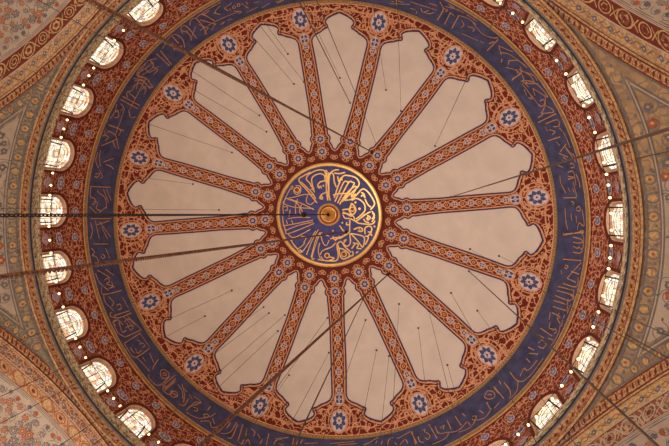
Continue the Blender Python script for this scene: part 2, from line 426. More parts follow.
# lettering traced as strokes: (azimuth degrees, plan radius) lists are filled in by MED_STROKES / BAND_STROKES
MED_STROKES = [('s',0.07,[(0.09,-0.777),(0.026,-1.145),(0.044,-1.879),(0.128,-2.244),(0.351,-2.423),(0.604,-2.447)]),('s',0.07,[(0.347,-2.277),(0.635,-2.236),(0.926,-2.303)]),('s',0.07,[(0.434,-1.508),(0.333,-1.802),(0.307,-2.168),(0.202,-2.279)]),('s',0.07,[(-0.054,-0.851),(-0.111,-1.514),(-0.051,-2.319),(-0.12,-2.43)]),('s',0.07,[(0.522,-2.092),(0.587,-1.799),(0.701,-2.016),(0.769,-1.87)]),('s',0.07,[(0.312,-0.923),(0.545,-1.58),(0.812,-2.088),(1.137,-2.118),(1.493,-2.003),(1.665,-1.747),(1.587,-1.495),(1.111,-1.064),(0.852,-0.773)]),('s',0.07,[(0.343,-0.702),(0.61,-1.287),(0.876,-1.795),(1.091,-1.756)]),('s',0.07,[(0.487,-0.628),(1.09,-1.72),(1.307,-1.753),(1.375,-1.607),(0.742,-0.7)]),('s',0.07,[(0.594,-0.554),(0.968,-1.138),(1.372,-1.498),(1.515,-1.46),(1.253,-0.99)]),('s',0.07,[(0.242,-1.07),(0.534,-1.141),(1.184,-1.136),(1.252,-0.953),(1.471,-1.133)]),('s',0.07,[(0.852,-0.773),(1.25,-0.844),(1.542,-1.096),(1.835,-1.383),(2.116,-1.235),(2.379,-0.832),(2.455,-0.547),(2.238,-0.26)]),('s',0.07,[(1.759,-1.203),(1.9,-1.129),(1.967,-0.911),(1.863,-1.057),(1.755,-0.986)]),('s',0.07,[(1.965,-0.839),(2.102,-0.549),(2.276,-0.404)]),('r',0.14,[(1.275,-0.297)]),('s',0.07,[(1.245,-0.625),(1.169,-0.407),(1.095,-0.261),(1.27,-0.006),(1.453,-0.188),(1.421,-0.406),(1.245,-0.625)]),('s',0.07,[(1.248,-0.771),(1.538,-0.878),(1.89,-0.622),(1.954,-0.26),(1.735,0.03),(1.446,0.248)]),('d',0.07,[(1.656,-0.319)]),('d',0.06,[(1.447,-0.661)]),('s',0.07,[(0.734,-0.261),(1.023,-0.297),(1.094,-0.224)]),('s',0.07,[(0.768,-0.151),(1.233,0.103)]),('s',0.07,[(2.307,-0.188),(2.444,0.028),(2.299,0.244)]),('s',0.07,[(1.733,0.174),(2.021,-0.043),(2.236,-0.152)]),('s',0.07,[(2.087,0.245),(2.126,0.065),(2.23,0.173)]),('s',0.065,[(0.766,0.006),(0.871,0.188),(1.159,0.224),(1.444,0.368)]),('s',0.065,[(0.731,-0.067),(1.091,-0.031),(1.34,0.114),(1.444,0.368),(1.95,-0.032)]),('s',0.065,[(1.444,0.368),(1.657,0.475),(2.295,0.507),(2.474,0.326)]),('s',0.065,[(2.055,0.04),(2.23,0.148),(2.086,0.292),(2.018,0.148)]),('s',0.065,[(1.874,0.221),(1.943,0.365),(2.155,0.436)]),('s',0.065,[(2.341,-0.105),(2.442,0.147),(2.297,0.399)]),('s',0.065,[(1.122,0.297),(1.119,0.515),(0.939,0.552),(0.977,0.407)]),('s',0.065,[(1.119,0.515),(1.114,0.95)]),('s',0.065,[(0.577,0.591),(0.791,0.881),(1.113,0.986)]),('s',0.065,[(1.331,0.803),(1.618,0.692),(1.795,0.763),(1.758,0.907),(1.544,0.874)]),('r',0.08,[(1.688,0.778)]),('s',0.065,[(1.933,1.049),(1.938,0.726),(2.152,0.616),(2.292,0.722),(2.254,0.902),(2.076,0.94)]),('s',0.065,[(2.288,0.937),(2.074,1.155)]),('s',0.065,[(1.149,1.022),(1.861,1.194),(1.824,1.738)]),('s',0.065,[(1.149,1.022),(1.503,1.378),(1.79,1.774)]),('s',0.065,[(1.113,1.023),(1.144,1.527),(0.964,1.71),(0.786,1.569),(0.931,1.35),(0.786,1.424)]),('s',0.065,[(0.571,1.319),(1.078,0.987),(0.354,1.357),(0.211,1.177)]),('s',0.065,[(0.425,1.61),(0.642,1.462),(0.856,1.748),(1.177,2.029)]),('s',0.065,[(1.214,1.849),(1.43,1.559),(1.572,1.628),(1.499,1.808),(1.736,1.827)]),('s',0.065,[(1.249,1.956),(1.294,2.162),(1.141,2.243)]),('s',0.065,[(1.932,1.157),(2.108,1.226),(1.934,1.615)]),('s',0.065,[(0.426,1.538),(0.533,1.825),(0.604,2.254),(0.773,2.398),(1.026,2.301),(1.07,2.102),(0.784,1.893),(0.569,1.824)]),('r',0.16,[(0.798,2.143)]),('s',0.065,[(0.354,1.539),(0.136,1.759),(-0.225,1.908)]),('s',0.065,[(0.425,1.61),(0.496,2.256),(0.381,2.491),(0.062,2.519),(-0.197,2.512)]),('s',0.065,[(-0.072,2.519),(0.281,2.368),(-0.224,2.269)]),('s',0.065,[(0.065,1.324),(0.427,1.248),(0.318,1.43),(0.572,1.173)]),('s',0.065,[(0.865,2.367),(1.074,2.28),(1.18,2.227)]),('s',0.065,[(1.433,2.073),(1.56,1.979)]),('d',0.05,[(2.44,0.632)]),('d',0.05,[(2.271,1.091)]),('d',0.05,[(1.323,1.525)]),('d',0.05,[(0.724,0.444)]),('d',0.05,[(0.213,0.885)]),('s',0.065,[(0.461,1.97),(0.425,1.754)]),('s',0.065,[(-0.047,-0.777),(0.007,-1.513),(0.029,-2.282)]),('s',0.065,[(0.036,-1.218),(-0.02,-1.88),(0.066,-2.318)]),('s',0.065,[(-0.446,-0.853),(-0.405,-1.074),(-0.146,-1.22),(0.037,-1.255)]),('s',0.065,[(-0.446,-0.853),(-0.48,-0.963),(-0.37,-1.0),(-0.321,-0.889),(-0.424,-0.838)]),('s',0.065,[(-0.469,-1.443),(-0.574,-1.591),(-0.46,-1.774),(-0.239,-1.846),(0.015,-1.806)]),('s',0.065,[(-0.469,-1.443),(-0.54,-1.517),(-0.407,-1.553),(-0.396,-1.442)]),('d',0.05,[(-0.261,-1.588)]),('s',0.065,[(-0.766,-1.223),(-0.894,-1.889),(-0.74,-2.145),(-0.409,-2.251),(-0.194,-2.138),(-0.165,-1.881)]),('s',0.065,[(-0.799,-1.371),(-1.008,-1.742),(-1.183,-1.965),(-1.029,-2.221),(-0.584,-2.436),(-0.221,-2.431),(-0.119,-2.211),(-0.161,-2.028)]),('s',0.065,[(-0.632,-0.632),(-1.129,-1.299),(-1.586,-1.894),(-1.321,-2.146),(-0.939,-2.338)]),('s',0.065,[(-0.701,-0.854),(-0.912,-1.224),(-1.479,-1.819)]),('s',0.065,[(-0.975,-1.594),(-0.831,-1.519),(-0.799,-1.371),(-0.944,-1.409)]),('s',0.045,[(-1.413,-1.597),(-1.589,-1.82)]),('r',0.17,[(-1.711,-1.361)]),('s',0.045,[(-1.777,-1.599),(-1.523,-1.561),(-1.532,-1.227),(-1.753,-1.117),(-1.894,-1.303),(-1.817,-1.488)]),('s',0.045,[(-2.034,-1.488),(-1.952,-1.594),(-1.926,-1.488),(-2.037,-1.415)]),('s',0.045,[(-2.064,-1.445),(-2.263,-1.081),(-2.393,-0.791),(-2.444,-0.614),(-1.876,-0.411),(-0.856,-0.336)]),('s',0.045,[(-2.363,-0.874),(-1.866,-0.968),(-1.279,-1.115),(-0.769,-1.076)]),('s',0.045,[(-2.087,-0.857),(-1.508,-0.633),(-0.785,-0.262)]),('s',0.045,[(-2.393,-0.791),(-2.49,-0.388),(-2.462,-0.04)]),('s',0.045,[(-1.686,-0.857),(-1.802,-0.485),(-1.808,-0.04)]),('s',0.045,[(-1.473,-0.559),(-1.588,-0.188),(-1.446,0.108)]),('s',0.045,[(-2.421,-0.412),(-2.276,-0.449),(-2.242,-0.263),(-2.388,-0.226)]),('s',0.045,[(-2.232,-0.858),(-1.727,-0.634),(-1.371,-0.04)]),('s',0.045,[(-1.134,-1.077),(-1.215,-0.707),(-0.999,-0.558),(-0.777,-0.706)]),('s',0.045,[(-2.097,-0.263),(-2.173,0.109)]),('s',0.045,[(-2.505,0.279),(-2.47,0.5),(-2.321,0.602),(-0.864,0.303)]),('s',0.045,[(-2.359,0.886),(-1.668,0.601),(-0.865,0.414)]),('s',0.045,[(-2.457,0.56),(-2.359,0.886),(-2.176,1.046),(-0.793,0.487)]),('s',0.045,[(-2.519,0.076),(-2.476,0.469),(-2.334,0.949)]),('s',0.045,[(-2.247,0.232),(-1.737,0.157),(-1.009,0.156)]),('s',0.045,[(-2.32,0.306),(-2.248,0.528)]),('s',0.045,[(-2.11,1.378),(-1.793,1.77),(-1.457,2.056),(-0.723,0.892)]),('s',0.045,[(-2.249,1.046),(-1.886,1.265),(-1.014,0.82)]),('s',0.045,[(-1.994,1.339),(-1.989,1.547),(-1.689,1.871),(-1.304,1.555)]),('s',0.045,[(-1.592,1.922),(-1.482,1.994),(-1.497,2.027),(-1.598,1.948),(-1.592,1.922)]),('s',0.045,[(-1.216,2.207),(-0.942,1.479),(-0.577,0.817)]),('s',0.045,[(-0.968,2.327),(-0.724,1.404),(-0.469,0.964)]),('s',0.045,[(-0.783,2.395),(-0.92,2.346),(-0.579,1.257),(-0.36,0.963)]),('s',0.045,[(-0.433,1.183),(-0.325,1.546),(-0.144,1.69),(0.001,1.398)]),('s',0.045,[(-0.468,2.2),(-0.361,1.982),(0.0,1.833)]),('s',0.045,[(-0.432,2.272),(-0.286,2.485),(0.003,2.52)]),('r',0.15,[(-0.107,2.231)]),('s',0.045,[(-0.616,2.444),(-0.508,2.468),(0.004,2.52)]),('s',0.045,[(-0.506,1.548),(-0.578,1.985),(-0.467,2.416)]),('s',0.045,[(-1.523,1.19),(-1.233,1.262),(-1.377,1.556)]),('s',0.045,[(-0.215,1.108),(0.002,1.179)]),('s',0.045,[(-2.03,0.306),(-1.958,0.528)])]
